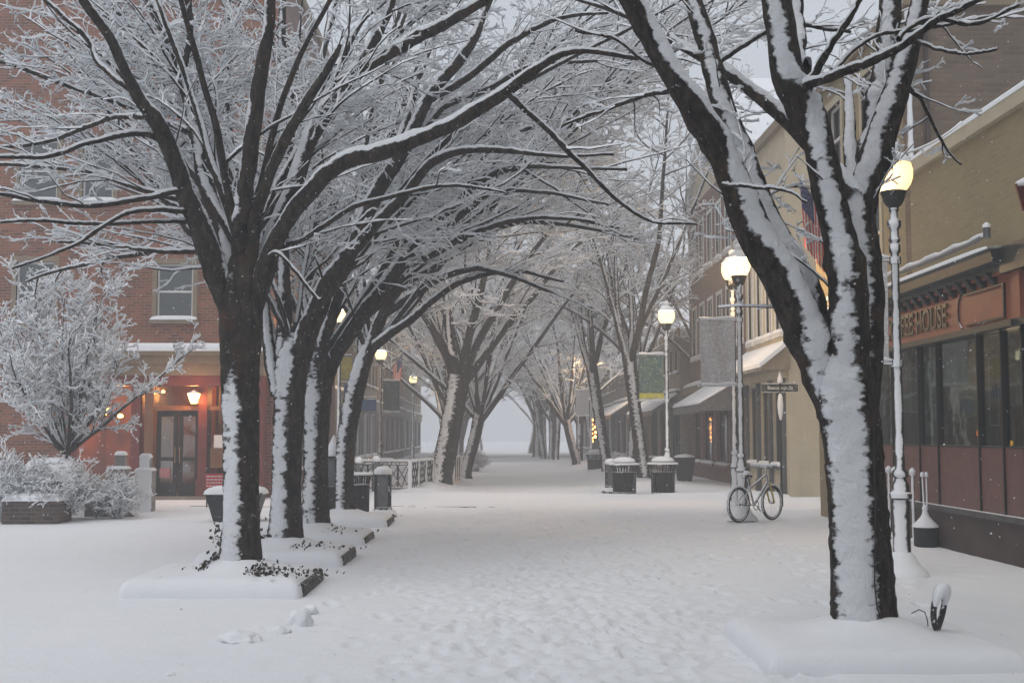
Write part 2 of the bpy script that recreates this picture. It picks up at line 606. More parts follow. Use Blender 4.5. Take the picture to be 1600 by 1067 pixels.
def copy_thing(root, loc, label, rz=None, group=None, scale=None, cat=None):
    r = root.copy()
    COL.objects.link(r)
    r.location = loc
    if rz is not None:
        r.rotation_euler = (0, 0, rz)
    if scale is not None:
        r.scale = scale if isinstance(scale, tuple) else (scale,) * 3
    r["label"] = label
    if group:
        r["group"] = group
    for ch in list(root.children):
        c = ch.copy()
        COL.objects.link(c)
        c.parent = r
        for g in list(ch.children):
            d = g.copy()
            COL.objects.link(d)
            d.parent = c
    return r


# ------------------------------------------------------------------ haze
HAZE_D = 0.0050
hz = MB().box(-180, -40, -1.0, 180, 330, 24).build("haze", None)
tag(hz, kind="stuff")
hm = bpy.data.materials.new("snowy_air")
hm.use_nodes = True
hm.node_tree.nodes.remove(hm.node_tree.nodes["Principled BSDF"])
pv = hm.node_tree.nodes.new("ShaderNodeVolumePrincipled")
pv.inputs["Color"].default_value = (0.95, 0.97, 1.0, 1)
pv.inputs["Density"].default_value = HAZE_D
hm.node_tree.links.new(pv.outputs[0], hm.node_tree.nodes["Material Output"].inputs["Volume"])
hz.data.materials.append(hm)

# ------------------------------------------------------------------ ground
rng = np.random.default_rng(7)


def vnoise(x, y, s, seed):
    """value noise on arrays"""
    r = np.random.default_rng(seed)
    T = r.random((64, 64))
    xs, ys = x / s + 1000, y / s + 1000
    xi, yi = np.floor(xs).astype(int), np.floor(ys).astype(int)
    fx, fy = xs - xi, ys - yi
    fx, fy = fx * fx * (3 - 2 * fx), fy * fy * (3 - 2 * fy)
    g = lambda a, b: T[a % 64, b % 64]
    return (g(xi, yi) * (1 - fx) * (1 - fy) + g(xi + 1, yi) * fx * (1 - fy) + g(xi, yi + 1) * (1 - fx) * fy + g(xi + 1, yi + 1) * fx * fy) - .5


def axis(dense0, dense1, step, lo, hi, grow=1.12):
    a = list(np.arange(dense0, dense1, step))
    s, x = step, a[-1]
    while x < hi:
        s *= grow
        x += s
        a.append(min(x, hi))
    s, x, b = step, dense0, []
    while x > lo:
        s *= grow
        x -= s
        b.append(max(x, lo))
    return np.array(b[::-1] + a)


gx = axis(-2.6, 4.6, 0.032, -170, 170)
gy = axis(6.6, 27, 0.036, -30, 320, 1.07)
XX, YY = np.meshgrid(gx, gy)
HH = vnoise(XX, YY, 2.3, 1) * .05 + vnoise(XX, YY, .7, 2) * .018
near = (np.abs(XX) < 20) & (YY < 60)
HH += near * vnoise(XX, YY, .22, 3) * .008
# the trodden middle of the street
pathc = 0.55 + 0.035 * (YY - 9)
pathw = 1.35 + 0.055 * (YY - 8)
inpath = np.clip(1.25 - np.abs(XX - pathc) / pathw, 0, 1)
inpath = np.clip(inpath * 2.2, 0, 1) * (YY < 40)
HH += inpath * (vnoise(XX, YY, .13, 4) * .015 + vnoise(XX, YY, .075, 5) * .016 - .01)
HH += np.clip((np.abs(XX - 2.2) > 7), 0, 0)


def dent(cx, cy_, ang, ln, wd, dp):
    i0, i1 = np.searchsorted(gx, [cx - .35, cx + .35])
    j0, j1 = np.searchsorted(gy, [cy_ - .35, cy_ + .35])
    if i1 <= i0 or j1 <= j0:
        return
    x, y = XX[j0:j1, i0:i1] - cx, YY[j0:j1, i0:i1] - cy_
    u = x * math.cos(ang) + y * math.sin(ang)
    v = -x * math.sin(ang) + y * math.cos(ang)
    d = np.sqrt((u / wd) ** 2 + (v / ln) ** 2)
    HH[j0:j1, i0:i1] += -dp * np.clip(1.35 - d, 0, 1) + dp * .45 * np.exp(-((d - 1.45) / .25) ** 2)


rr = random.Random(5)
for _ in range(1900):
    y = 6.8 + 20 * rr.random() ** .9
    c = 0.55 + 0.035 * (y - 9)
    w = 1.35 + 0.055 * (y - 8)
    x = c + rr.gauss(0, .55) * w
    dent(x, y, rr.gauss(0, .35), rr.uniform(.12, .17), rr.uniform(.05, .07), rr.uniform(.008, .03))
for tr in ((3.1, 9.5, .10, 26), (3.9, 11, .02, 24), (-1.2, 12.6, .03, 20), (4.4, 13, .05, 10), (5.2, 13.5, .1, 8)):      # single tracks
    x, y, dx, n = tr
    for i in range(n):
        dent(x + (.09 if i % 2 else -.09), y, .05, .14, .055, .035)
        y += .58
        x += dx * rr.uniform(.3, 1.6) - .02
# cross-street wheel ruts, a low bank of snow at its far edge, bases under the planting beds
for yr, dp in ((26.6, .05), (27.4, .035), (29.2, .03)):
    HH -= dp * np.exp(-((YY - yr - .3 * vnoise(XX, YY, 5, 9)) / .13) ** 2)
HH += .10 * np.exp(-((YY - 32.2) / .5) ** 2) * (np.abs(XX) < 40) * (1 + vnoise(XX, YY, .9, 10))
HH += .22 * np.exp(-((XX + 2.3) / .7) ** 2) * (YY > 33.5) * (YY < 100) * (1 + vnoise(XX, YY, 1.1, 12))
HH += .16 * np.exp(-((XX - 4.6) / 1.2) ** 2) * (YY > 36) * (YY < 100) * (1 + vnoise(XX, YY, 1.3, 13))
ny, nx = XX.shape
V = np.stack([XX, YY, HH], -1).reshape(-1, 3)
idx = np.arange(ny * nx).reshape(ny, nx)
Q = np.stack([idx[:-1, :-1], idx[:-1, 1:], idx[1:, 1:], idx[1:, :-1]], -1).reshape(-1, 4)
g = link("ground", mesh_np("ground", V, Q), M_GROUND)
tag(g, kind="structure")


def gh(x, y):
    i, j = int(np.argmin(abs(gx - x))), int(np.argmin(abs(gy - y)))
    return float(HH[j, i])


# the cross street's kerb line showing through
kb = MB()
rr = random.Random(2)
x = -9.0
while x < 14:
    w = rr.uniform(.15, 1.1)
    if rr.random() < .6:
        kb.box(x, 27.55, -.06, x + w, 27.62, gh(x + w / 2, 27.58) + .012 * rr.random())
    x += w + rr.uniform(.05, .9)
tag(kb.build("kerb", M_ROAD), kind="structure")

# ------------------------------------------------------------------ trees


def catmull(pts, n):
    pts = np.asarray(pts, float)
    d = np.r_[0, np.cumsum(np.linalg.norm(np.diff(pts[:, :3], axis=0), axis=1))]
    pp = np.vstack([2 * pts[0] - pts[1], pts, 2 * pts[-1] - pts[-2]])
    out = []
    for s in np.linspace(0, d[-1], n):
        i = min(np.searchsorted(d, s, side='right') - 1, len(pts) - 2)
        t = (s - d[i]) / max(d[i + 1] - d[i], 1e-9)
        a, b, c, e = pp[i], pp[i + 1], pp[i + 2], pp[i + 3]
        out.append(.5 * ((2 * b) + (-a + c) * t + (2 * a - 5 * b + 4 * c - e) * t * t + (-a + 3 * b - 3 * c + e) * t ** 3))
    return np.array(out)


class Tubes:
    """batches of equally long branches turned into one mesh, snow lying on their upper and windward side"""

    def __init__(s):
        s.V, s.Q, s.T, s.A, s.n = [], [], [], [], 0

    def add(s, Pn, Rn, k, snow=1.0, wob=0.0, rg=None, smin=0.006, smax=0.045, srel=0.9, windw=1.0, fineh=-.42):
        B, S, _ = Pn.shape
        if B == 0:
            return
        T = np.empty_like(Pn)
        T[:, 1:-1] = Pn[:, 2:] - Pn[:, :-2]
        T[:, 0] = Pn[:, 1] - Pn[:, 0]
        T[:, -1] = Pn[:, -1] - Pn[:, -2]
        T = nrm(T)
        hor = np.sqrt(np.clip(1 - T[..., 2:3] ** 2, 0, 1))
        D = nrm(WIND * (1.15 - hor * 1.25 * (2 - windw)).clip(.12) * windw + np.array([0, 0, 1.0]) * (.15 + hor))
        fine = k <= 4
        e1 = nrm(D - (D * T).sum(-1, keepdims=True) * T)
        e2 = np.cross(T, e1)
        ang = 2 * np.pi * (np.arange(k) + .5) / k
        if k == 3:
            ang = np.array([np.pi, -1.05, 1.05])
        ca, sa = np.cos(ang)[None, None, :, None], np.sin(ang)[None, None, :, None]
        rad = Rn[:, :, None, None]
        if wob and rg is not None:
            w = rg.normal(0, 1, (B, S, k, 1))
            w = (w + np.roll(w, 1, 2) + np.roll(w, 1, 1)) / 3
            rad = rad * (1 + wob * w)
        V = Pn[:, :, None] + (e1[:, :, None] * ca + e2[:, :, None] * sa) * rad
        thick = np.clip(Rn * srel, smin, smax)[:, :, None, None] * ((.6 + .4 * hor[:, :, None]) if fine else (.2 + .8 * hor[:, :, None])) * snow
        if rg is not None:
            thick = thick * (1 + .35 * rg.normal(0, 1, (B, S, 1, 1))).clip(.15, 2.2)
        half = np.cos(np.radians(30 + 50 * hor[:, :, None] ** 1.5)) if not fine else fineh
        lift = np.clip((ca - half) * 2.2 + .2, 0, 1) if not fine else (ca > 0) * 1.0
        V = V + D[:, :, None] * thick * lift
        if fine:
            V = V + e2[:, :, None] * np.sign(sa) * thick * lift * .42
        A = np.clip(.45 + (ca - half) * (1.25 if k > 4 else 1.0), 0, 1.3) * min(1, snow * 1.2) * np.ones((B, S, k, 1))
        if fine:
            A = (.87 + .72 * ca) * np.ones((B, S, k, 1))
        base = s.n + np.arange(B * S * k).reshape(B, S, k)
        j2 = np.roll(base, -1, 2)
        Qd = np.stack([base[:, :-1], j2[:, :-1], j2[:, 1:], base[:, 1:]], -1).reshape(-1, 4)
        s.V.append(V.reshape(-1, 3))
        s.A.append(A.reshape(-1))
        s.Q.append(Qd)
        for q in range(1, k - 1):         # end caps
            s.T.append(np.stack([base[:, -1, 0], base[:, -1, q], base[:, -1, q + 1]], -1))
        s.n += B * S * k

    def mesh(s, name):
        return mesh_np(name, np.concatenate(s.V), np.concatenate(s.Q), np.concatenate(s.T) if s.T else None, True, np.concatenate(s.A))


UP = np.array([0, 0, 1.0])


def sprout(rg, Pn, Rn, per, tmin, tmax, ang, lenf, flat, rrel, upb=0.0, maxlen=9, minlen=.05, taper=.6):
    """children of a batch of branches: per-branch counts, start points, directions, lengths and radii"""
    B, S, _ = Pn.shape
    L = np.linalg.norm(np.diff(Pn, axis=1), axis=-1).sum(1)
    cnt = np.maximum(1, np.round(per * L * rg.uniform(.8, 1.2, B))).astype(int)
    ix = np.repeat(np.arange(B), cnt)
    t = rg.uniform(tmin, tmax, len(ix))
    f = t * (S - 1)
    i = np.minimum(f.astype(int), S - 2)
    u = (f - i)[:, None]
    p = Pn[ix, i] * (1 - u) + Pn[ix, i + 1] * u
    T = nrm(Pn[ix, i + 1] - Pn[ix, i])
    r = Rn[ix, i] * (1 - u[:, 0]) + Rn[ix, i + 1] * u[:, 0]
    side = nrm(np.cross(T, UP) + 1e-4) * rg.choice([-1, 1], len(ix))[:, None]
    lat = side * flat + rg.normal(0, .45, p.shape)
    lat[:, 2] += upb
    lat = nrm(lat - (lat * T).sum(-1, keepdims=True) * T)
    a = rg.uniform(ang[0], ang[1], len(ix))[:, None]
    D = T * np.cos(a) + lat * np.sin(a)
    ln = np.clip(L[ix] * lenf * rg.uniform(.5, 1.2, len(ix)) * (1 - taper * t), minlen, maxlen)
    return p, nrm(D), ln, np.minimum(r * .8, rrel * ln + .002)


def growb(rg, p, D, ln, r0, S, wander, trop, rend=.3, flatten=0.0):
    B = len(p)
    Pn = np.empty((B, S + 1, 3))
    Pn[:, 0] = p
    d = D.copy()
    for s_ in range(S):
        d = d + rg.normal(0, wander, d.shape) + np.array([0, 0, trop])
        if flatten:
            d[:, 2] *= (1 - flatten)
        d = nrm(d)
        p = p + d * (ln / S)[:, None]
        Pn[:, s_ + 1] = p
    Rn = r0[:, None] * np.linspace(1, rend, S + 1)[None]
    return Pn, Rn


def build_crown(rg, limbs, dens=1.0, k1=6, detail=3, l1=.42, tr1=0.0, twig_snow=1.0, cull=None, maxz=12.5, snow=1.0, thick=1.0, windw=.4, front=None):
    """limbs: list of (points, radii); returns (limb tubes, crown tubes)"""
    S0 = 44
    LP, LR = [], []
    for pts, rad in limbs:
        c = catmull(np.column_stack([pts, rad]), S0 + 1)
        LP.append(c[:, :3])
        LR.append(np.maximum(c[:, 3], .004))
    LP, LR = np.array(LP), np.array(LR)
    lt = Tubes()
    nz = rg.normal(0, 1, LP.shape)
    for _ in range(3):
        nz[:, 1:-1] = (nz[:, 2:] + nz[:, :-2] + nz[:, 1:-1]) / 3
    nr = rg.normal(0, 1, LR.shape)
    nr[:, 1:-1] = (nr[:, 2:] + nr[:, :-2] + nr[:, 1:-1]) / 3
    knots = (rg.random(LR.shape) < .045) * rg.uniform(.1, .28, LR.shape)
    lt.add(LP + nz * (LR[..., None].clip(0, .08) * .22 + .004), LR * (1 + .045 * nr + knots * .5), 14, snow, .08, rg, .012, .036, .45, windw)
    ct = Tubes()

    def keep(p, *a):
        m = p[:, 2] < maxz
        m |= p[:, 2] < 4
        if cull is not None:
            m &= cull(p)
        return (p[m],) + tuple(x[m] for x in a)
    # secondary boughs
    def clear(a):
        if front is None:
            return a
        end = a[0] + a[1] * a[2][:, None]
        m = (np.minimum(a[0][:, 1], end[:, 1]) > front) | (rg.random(len(end)) < .12)
        return tuple(x[m] for x in a)
    a = keep(*sprout(rg, LP, LR, 2.9 * dens, .16, 1.0, (.35, .95), l1, 1.0, .0085, .15, 3.2, .5, .45))
    a = clear(a)
    P1, R1 = growb(rg, *a[:3], a[3], 9, .10, tr1, .28, .06)
    ct.add(P1, R1, k1, snow, 0, rg, .014, .04, 1.2, windw)
    # branches
    a = keep(*sprout(rg, P1, R1, 5.6 * dens, .1, 1.0, (.4, 1.0), .45, 1.0, .0065, .1, 1.3, .2, .5))
    a = clear(a)
    P2, R2 = growb(rg, *a[:3], a[3] * thick, 7, .21, tr1 * .5, .4, .06)
    ct.add(P2, R2, 4, twig_snow, 0, rg, .017, .030)
    if detail >= 3:
        a = keep(*sprout(rg, P2, R2, 7.5 * dens, .1, 1.0, (.4, 1.1), .5, .8, .006, .1, .55, .09, .4))
        P3, R3 = growb(rg, *a[:3], a[3] * thick, 4, .28, 0, .5, 0)
        ct.add(P3, R3, 3, twig_snow, 0, rg, .015, .023)
    if detail >= 4:
        a = keep(*sprout(rg, P3, R3, 6.0 * dens, .2, 1.0, (.4, 1.2), .6, .5, .006, .1, .25, .06, .3))
        P4, R4 = growb(rg, *a[:3], a[3] * thick, 2, .2, 0, .6, 0)
        ct.add(P4, R4, 3, twig_snow, 0, rg, .012, .018)
    return lt, ct


def trunk_tubes(rg, pts, rad, k=28, S=70, snow=1.0, wob=.035, fade=None):
    c = catmull(np.column_stack([pts, rad]), S)
    t = Tubes()
    Pn, Rn = c[None, :, :3], c[None, :, 3]
    # flutes of the bole: smooth lobes round the section, drifting upward
    t.add(Pn, Rn, k, snow, wob, rg, .012, .05, .2)
    V = t.V[0].reshape(S, k, 3)
    ctr = c[:, None, :3]
    th = np.linspace(0, 2 * np.pi, k, endpoint=False)[None, :]
    s = np.linspace(0, 1, S)[:, None]
    lob = 1 + .05 * np.sin(3 * th + 2 + 3 * s) + .035 * np.sin(5 * th + 1 - 4 * s)
    t.V[0] = (ctr + (V - ctr) * lob[..., None]).reshape(-1, 3)
    if fade:
        A = t.A[0].reshape(S, k)
        zz = c[:, 2:3]
        A = A - .34 * np.clip((zz - fade[0]) / (fade[1] - fade[0]), 0, 1) - fade[2]
        t.A[0] = np.clip(A, 0, 1.3).reshape(-1)
    return t


def px_line(lst, Y0):
    """[(px,py,dY,width px)] -> points and radii"""
    pts, rad = [], []
    for a in lst:
        Y = Y0 + a[2]
        pts.append(P(a[0], a[1], Y))
        rad.append(a[3] / 2 * Y / F)
    return np.array([tuple(p) for p in pts]), np.array(rad)


def make_tree(label, base, trunk, limbs, seed, dens=1.0, detail=4, cat="tree", extra=None, group="street trees along the walking street", cull=None, l1=.42, flare=1.25, fade=None, **k):
    rg = np.random.default_rng(seed)
    o = thing("street_tree", label, cat, base, group)
    off = np.array(base)
    pts, rad = px_line(trunk, base[1])
    # root flare under the snow
    r_0, kp = rad[1], pts[:, 2] > .45
    pts = np.vstack([[pts[0][0], pts[0][1], -.05], [pts[0][0], pts[0][1], .24], pts[kp]])
    rad = np.r_[r_0 * flare * 1.35, r_0 * flare, rad[kp]]
    tt = trunk_tubes(rg, pts - off, rad, fade=fade)
    link("trunk", tt.mesh("trunk"), M_BARK, o)
    L = [px_line(l, base[1]) for l in limbs]
    L = [(p - off, r) for p, r in L]
    if extra:
        L += extra(rg, L)
    lt, ct = build_crown(rg, L, dens, detail=detail, cull=cull, l1=l1, **k)
    link("limbs", lt.mesh("limbs"), M_BARK, o)
    link("crown", ct.mesh("crown"), M_TWIG, o)
    print("TREE", label[:30], ct.n)
    return o


def auto_limbs(rg, origin, r, n, length, az0=0, az1=2 * math.pi, el=(50, 75), arch=-.05):
    """limbs rising vase-like from the fork"""
    out = []
    for i in range(n):
        az = az0 + (az1 - az0) * (i + rg.uniform(.2, .8)) / n
        e = R(rg.uniform(*el))
        d = np.array([math.cos(az) * math.cos(e), math.sin(az) * math.cos(e), math.sin(e)])
        p = np.array(origin, float)
        ps = [p.copy()]
        L_ = length * rg.uniform(.8, 1.15)
        for s in range(7):
            d = d + rg.normal(0, .07, 3) + np.array([0, 0, arch])
            d = d / np.linalg.norm(d)
            p = p + d * L_ / 7
            ps.append(p.copy())
        out.append((np.array(ps), r * np.linspace(1, .16, 8) * rg.uniform(.8, 1.1)))
    return out


# ---- the first tree of the left row
T1 = (X(378, 13.1), 13.1, 0)
t1_trunk = [(376, 860, 0, 62), (377, 800, 0, 55), (377, 700, 0, 54), (376, 600, 0, 58), (377, 520, 0, 64), (378, 455, 0, 66), (382, 400, 0, 40), (384, 370, 0, 24)]
t1_limbs = [
    [(366, 500, 0, 36), (338, 425, -.1, 40), (300, 335, -.3, 34), (268, 236, -.5, 27), (213, 146, -.8, 20), (173, 63, -1.0, 16), (130, 0, -1.2, 14), (95, -60, -1.4, 10)],
    [(370, 460, 0, 34), (350, 380, .2, 26), (327, 315, .3, 24), (311, 236, .4, 22), (291, 138, .6, 20), (276, 87, .8, 18), (232, 0, 1.0, 15), (200, -80, 1.1, 10)],
    [(287, 108, .7, 12), (297, 50, .6, 10), (296, 15, .5, 8), (278, -30, .4, 7)],
    [(375, 420, 0, 32), (378, 346, -.2, 28), (386, 256, -.4, 26), (402, 157, -.6, 24), (417, 59, -.8, 20), (421, -10, -.9, 17), (430, -80, -1, 12)],
    [(368, 400, .3, 26), (350, 320, .8, 22), (335, 236, 1.2, 20), (300, 157, 1.6, 17), (236, 79, 1.9, 14), (169, 0, 2.2, 12), (120, -60, 2.4, 8)],
    [(390, 440, 0, 26), (400, 340, -.3, 18), (437, 236, -.6, 17), (487, 147, -.9, 15), (520, 95, -1, 11), (532, 70, -1.0, 7)],
    [(395, 460, 0, 34), (424, 378, 0, 28), (455, 300, .1, 27), (487, 210, .3, 25), (550, 120, .5, 22), (603, 26, .8, 15), (625, -40, 1, 10)],
    [(395, 490, 0, 34), (425, 395, -.2, 28), (455, 335, -.4, 25), (487, 300, -.6, 25), (540, 257, -.9, 25), (624, 228, -1.2, 24), (697, 200, -1.4, 22), (750, 170, -1.5, 20), (800, 138, -1.6, 18), (850, 100, -1.7, 14), (900, 80, -1.7, 10), (998, 92, -1.8, 7)],
    [(792, 145, -1.6, 11), (830, 180, -1.6, 9), (862, 211, -1.6, 9), (909, 256, -1.6, 8), (965, 314, -1.6, 6), (1021, 347, -1.6, 4), (1090, 350, -1.6, 3)],
    [(545, 128, .5, 22), (582, 100, .5, 20), (666, 52, .3, 18), (735, 15, .1, 15), (790, -20, 0, 12)],
    # the low layered boughs to the left
    [(303, 293, -.3, 11), (220, 311, -.7, 9), (118, 321, -1.0, 8), (0, 303, -1.4, 6), (-80, 290, -1.6, 4)],
    [(256, 220, -.5, 11), (213, 209, -.7, 10), (130, 226, -1.1, 8), (79, 244, -1.3, 7), (-20, 246, -1.6, 5)],
    [(240, 184, -.6, 9), (185, 183, -.2, 8), (150, 193, 0, 7), (79, 220, .3, 6), (-30, 236, .5, 4)],
    [(291, 315, 0, 10), (220, 295, .3, 8), (130, 268, .6, 7), (0, 256, .9, 6), (-60, 258, 1, 4)],
    [(330, 394, 0, 10), (236, 392, .3, 7), (169, 382, .5, 6), (90, 378, .7, 4)],
    [(300, 330, -.3, 10), (205, 331, -.9, 7), (130, 375, -1.2, 6), (71, 401, -1.5, 4), (20, 420, -1.7, 3)],
    [(320, 345, .2, 10), (240, 300, .8, 8), (181, 250, 1.2, 8), (100, 205, 1.6, 7), (0, 165, 2.0, 6)],
    [(291, 205, .2, 10), (181, 161, .5, 8), (138, 146, .7, 7), (0, 95, 1.0, 6), (-40, 80, 1.2, 4)],
    [(209, 146, -.8, 10), (157, 102, -.6, 9), (134, 59, -.5, 8), (71, 0, -.4, 7)],
    [(330, 350, 0, 9), (250, 345, -.6, 7), (160, 350, -1, 6), (60, 345, -1.4, 5), (-30, 350, -1.5, 3)],
    # low bough to the right
    [(425, 385, 0, 12), (470, 375, -.3, 8), (540, 330, -.6, 8), (600, 310, -.8, 7), (700, 290, -1, 5), (790, 300, -1.2, 3)],
    [(405, 425, 0, 9), (430, 395, -.4, 6), (462, 425, -.5, 6), (500, 470, -.6, 5), (505, 440, -.7, 4), (492, 400, -.8, 3)],
]


def t1_extra(rg, L):
    f = P(378, 400, 13.1)
    o = [f.x - T1[0], f.y - T1[1], f.z]
    return auto_limbs(rg, o, .055, 5, 5.5, R(20), R(160), (45, 70)) + auto_limbs(rg, o, .05, 3, 4.5, R(200), R(340), (55, 75))


make_tree("dark forked tree nearest the camera in the left row, ivy at its foot", T1, t1_trunk, t1_limbs, 11, 1.1, 4, front=-.35, maxz=7.4, fade=(1.9, 2.4, -.10), extra=t1_extra)

T2 = (X(447, 15.9), 15.9, 0)
t2_trunk = [(446, 835, 0, 54), (447, 780, 0, 46), (449, 700, 0, 44), (453, 617, 0, 48), (457, 565, 0, 48), (464, 530, 0, 34), (468, 505, 0, 18)]
t2_limbs = [
    [(445, 585, 0, 30), (442, 530, .1, 26), (441, 449, .2, 22), (440, 380, .3, 18), (445, 280, .4, 16), (455, 160, .5, 14), (440, 60, .6, 12), (445, -40, .7, 9)],
    [(435, 620, 0, 22), (425, 570, 0, 20), (415, 505, .2, 18), (412, 440, .5, 16), (400, 330, .9, 14), (360, 230, 1.2, 13), (355, 120, 1.4, 12), (358, 0, 1.6, 10)],
    [(466, 556, 0, 36), (488, 505, -.1, 32), (515, 440, -.2, 28), (545, 395, -.3, 24), (592, 294, -.4, 23), (624, 245, -.4, 21), (671, 152, -.3, 18), (729, 79, -.2, 15), (760, 10, 0, 12), (790, -60, .2, 9)],
    [(540, 404, -.3, 20), (585, 355, -.6, 17), (624, 315, -.8, 16), (666, 262, -1.0, 14), (718, 236, -1.1, 12), (800, 236, -1.2, 9), (880, 245, -1.4, 6), (960, 240, -1.6, 4)],
    [(600, 290, -.4, 15), (625, 215, 0, 13), (640, 170, .2, 12), (665, 90, .4, 11), (700, 0, .6, 9)],
    [(630, 240, -.4, 12), (690, 170, 0, 11), (760, 140, .3, 10), (830, 105, .5, 8), (930, 95, .8, 5)],
    [(475, 540, .2, 22), (505, 480, .8, 18), (530, 400, 1.2, 15), (560, 330, 1.5, 14), (570, 220, 1.8, 12), (600, 110, 2.0, 10), (640, 0, 2.3, 8)],
    [(440, 560, .2, 18), (400, 470, 1, 15), (330, 400, 1.6, 13), (250, 300, 2, 11), (180, 190, 2.2, 10), (110, 90, 2.4, 8)],
    [(442, 500, .2, 14), (380, 420, .5, 10), (300, 390, .8, 9), (200, 400, 1.2, 7), (100, 420, 1.5, 5), (40, 440, 1.6, 3)],
    [(670, 155, -.2, 13), (730, 125, -.5, 11), (800, 65, -.7, 10), (870, 30, -.8, 7), (950, 20, -1, 4)],
]
make_tree("second tree of the left row, slender bole with a broad snow stripe", T2, t2_trunk, t2_limbs, 12, .88, 4, front=-.8, maxz=7.8, fade=(2.6, 3.2, -.04),
          extra=lambda rg, L: auto_limbs(rg, [P(457, 540, 15.9).x - T2[0], 0, P(457, 540, 15.9).z], .045, 4, 5.5, R(60), R(240), (50, 72)) + auto_limbs(rg, [P(457, 540, 15.9).x - T2[0], 0, P(457, 540, 15.9).z], .05, 2, 8, R(-40), R(50), (45, 62), -.04))

T3 = (X(493, 18.5), 18.5, 0)
t3_trunk = [(493, 812, 0, 46), (493, 760, 0, 38), (494, 680, 0, 38), (497, 620, 0, 42), (500, 570, 0, 38), (502, 540, 0, 26), (503, 520, 0, 14)]
t3_limbs = [
    [(510, 600, 0, 24), (524, 556, 0, 24), (561, 498, -.2, 23), (624, 420, -.4, 20), (666, 367, -.6, 17), (718, 315, -.8, 14), (750, 283, -.9, 12), (800, 262, -1, 9), (880, 262, -1.2, 6), (980, 265, -1.4, 4)],
    [(512, 560, 0, 20), (545, 520, .4, 19), (592, 472, .6, 18), (671, 420, .9, 14), (729, 384, 1.1, 12), (790, 352, 1.3, 9), (880, 350, 1.5, 7), (1000, 375, 1.8, 4)],
    [(495, 590, 0, 22), (485, 530, .2, 20), (480, 440, .5, 17), (490, 340, .8, 15), (470, 220, 1, 13), (500, 100, 1.2, 11), (530, -20, 1.5, 9)],
    [(500, 560, 0, 22), (530, 450, -.2, 17), (548, 350, -.4, 15), (600, 250, -.6, 13), (640, 140, -.8, 11), (690, 20, -1, 9)],
    [(624, 420, -.4, 13), (680, 395, -.8, 11), (745, 362, -1.2, 10), (830, 340, -1.5, 7), (930, 345, -1.8, 5)],
    [(640, 395, -.4, 13), (690, 340, 0, 12), (760, 240, .6, 11), (820, 160, 1, 9), (900, 120, 1.4, 6)],
    [(666, 367, -.6, 12), (720, 335, -.9, 10), (770, 300, -1.1, 9), (850, 300, -1.3, 6), (950, 320, -1.5, 4)],
    [(560, 500, 0, 16), (620, 440, .4, 14), (680, 385, .8, 13), (740, 310, 1.3, 11), (800, 215, 1.8, 9), (870, 190, 2, 6)],
]
make_tree("third tree of the left row, its limbs arching right over the street", T3, t3_trunk, t3_limbs, 13, .78, 4, front=-1.2, maxz=8.6, fade=(2.2, 3.2, -.02),
          extra=lambda rg, L: auto_limbs(rg, [P(500, 560, 18.5).x - T3[0], 0, P(500, 560, 18.5).z], .045, 4, 6, R(40), R(250), (52, 74)) + auto_limbs(rg, [P(500, 560, 18.5).x - T3[0], 0, P(500, 560, 18.5).z], .05, 4, 10, R(-35), R(55), (38, 64), -.035))

T4 = (X(540, 22.0), 22.0, 0)
t4_trunk = [(540, 800, 0, 34), (538, 750, 0, 29), (541, 690, 0, 29), (551, 630, 0, 29), (563, 582, 0, 28), (574, 548, 0, 24), (581, 525, 0, 14)]
t4_limbs = [
    [(568, 575, 0, 20), (592, 505, 0, 18), (630, 440, -.2, 16), (700, 380, -.4, 13), (780, 345, -.5, 10), (880, 340, -.6, 7), (980, 360, -.8, 4)],
    [(566, 580, 0, 16), (600, 475, .3, 17), (640, 360, .6, 14), (700, 250, .9, 12), (770, 160, 1.2, 10), (840, 60, 1.4, 7)],
    [(565, 575, 0, 18), (570, 490, .3, 18), (560, 380, .6, 15), (580, 250, .8, 13), (600, 100, 1, 10), (640, -30, 1, 8)],
    [(575, 550, 0, 14), (640, 500, -.3, 12), (720, 440, -.6, 10), (800, 425, -.9, 7), (880, 440, -1.1, 4)],
    [(600, 490, 0, 14), (680, 440, -.4, 12), (740, 420, -.8, 10), (800, 432, -1, 8), (860, 455, -1.2, 5), (900, 470, -1.3, 3)],
]
make_tree("fourth tree of the left row, leaning right and plastered white", T4, t4_trunk, t4_limbs, 14, .74, 4, maxz=9.6,
          extra=lambda rg, L: auto_limbs(rg, [P(578, 555, 22).x - T4[0], 0, P(578, 555, 22).z], .045, 4, 6, R(30), R(250), (50, 72)) + auto_limbs(rg, [P(578, 555, 22).x - T4[0], 0, P(578, 555, 22).z], .05, 4, 10.5, R(-35), R(60), (38, 66), -.035))

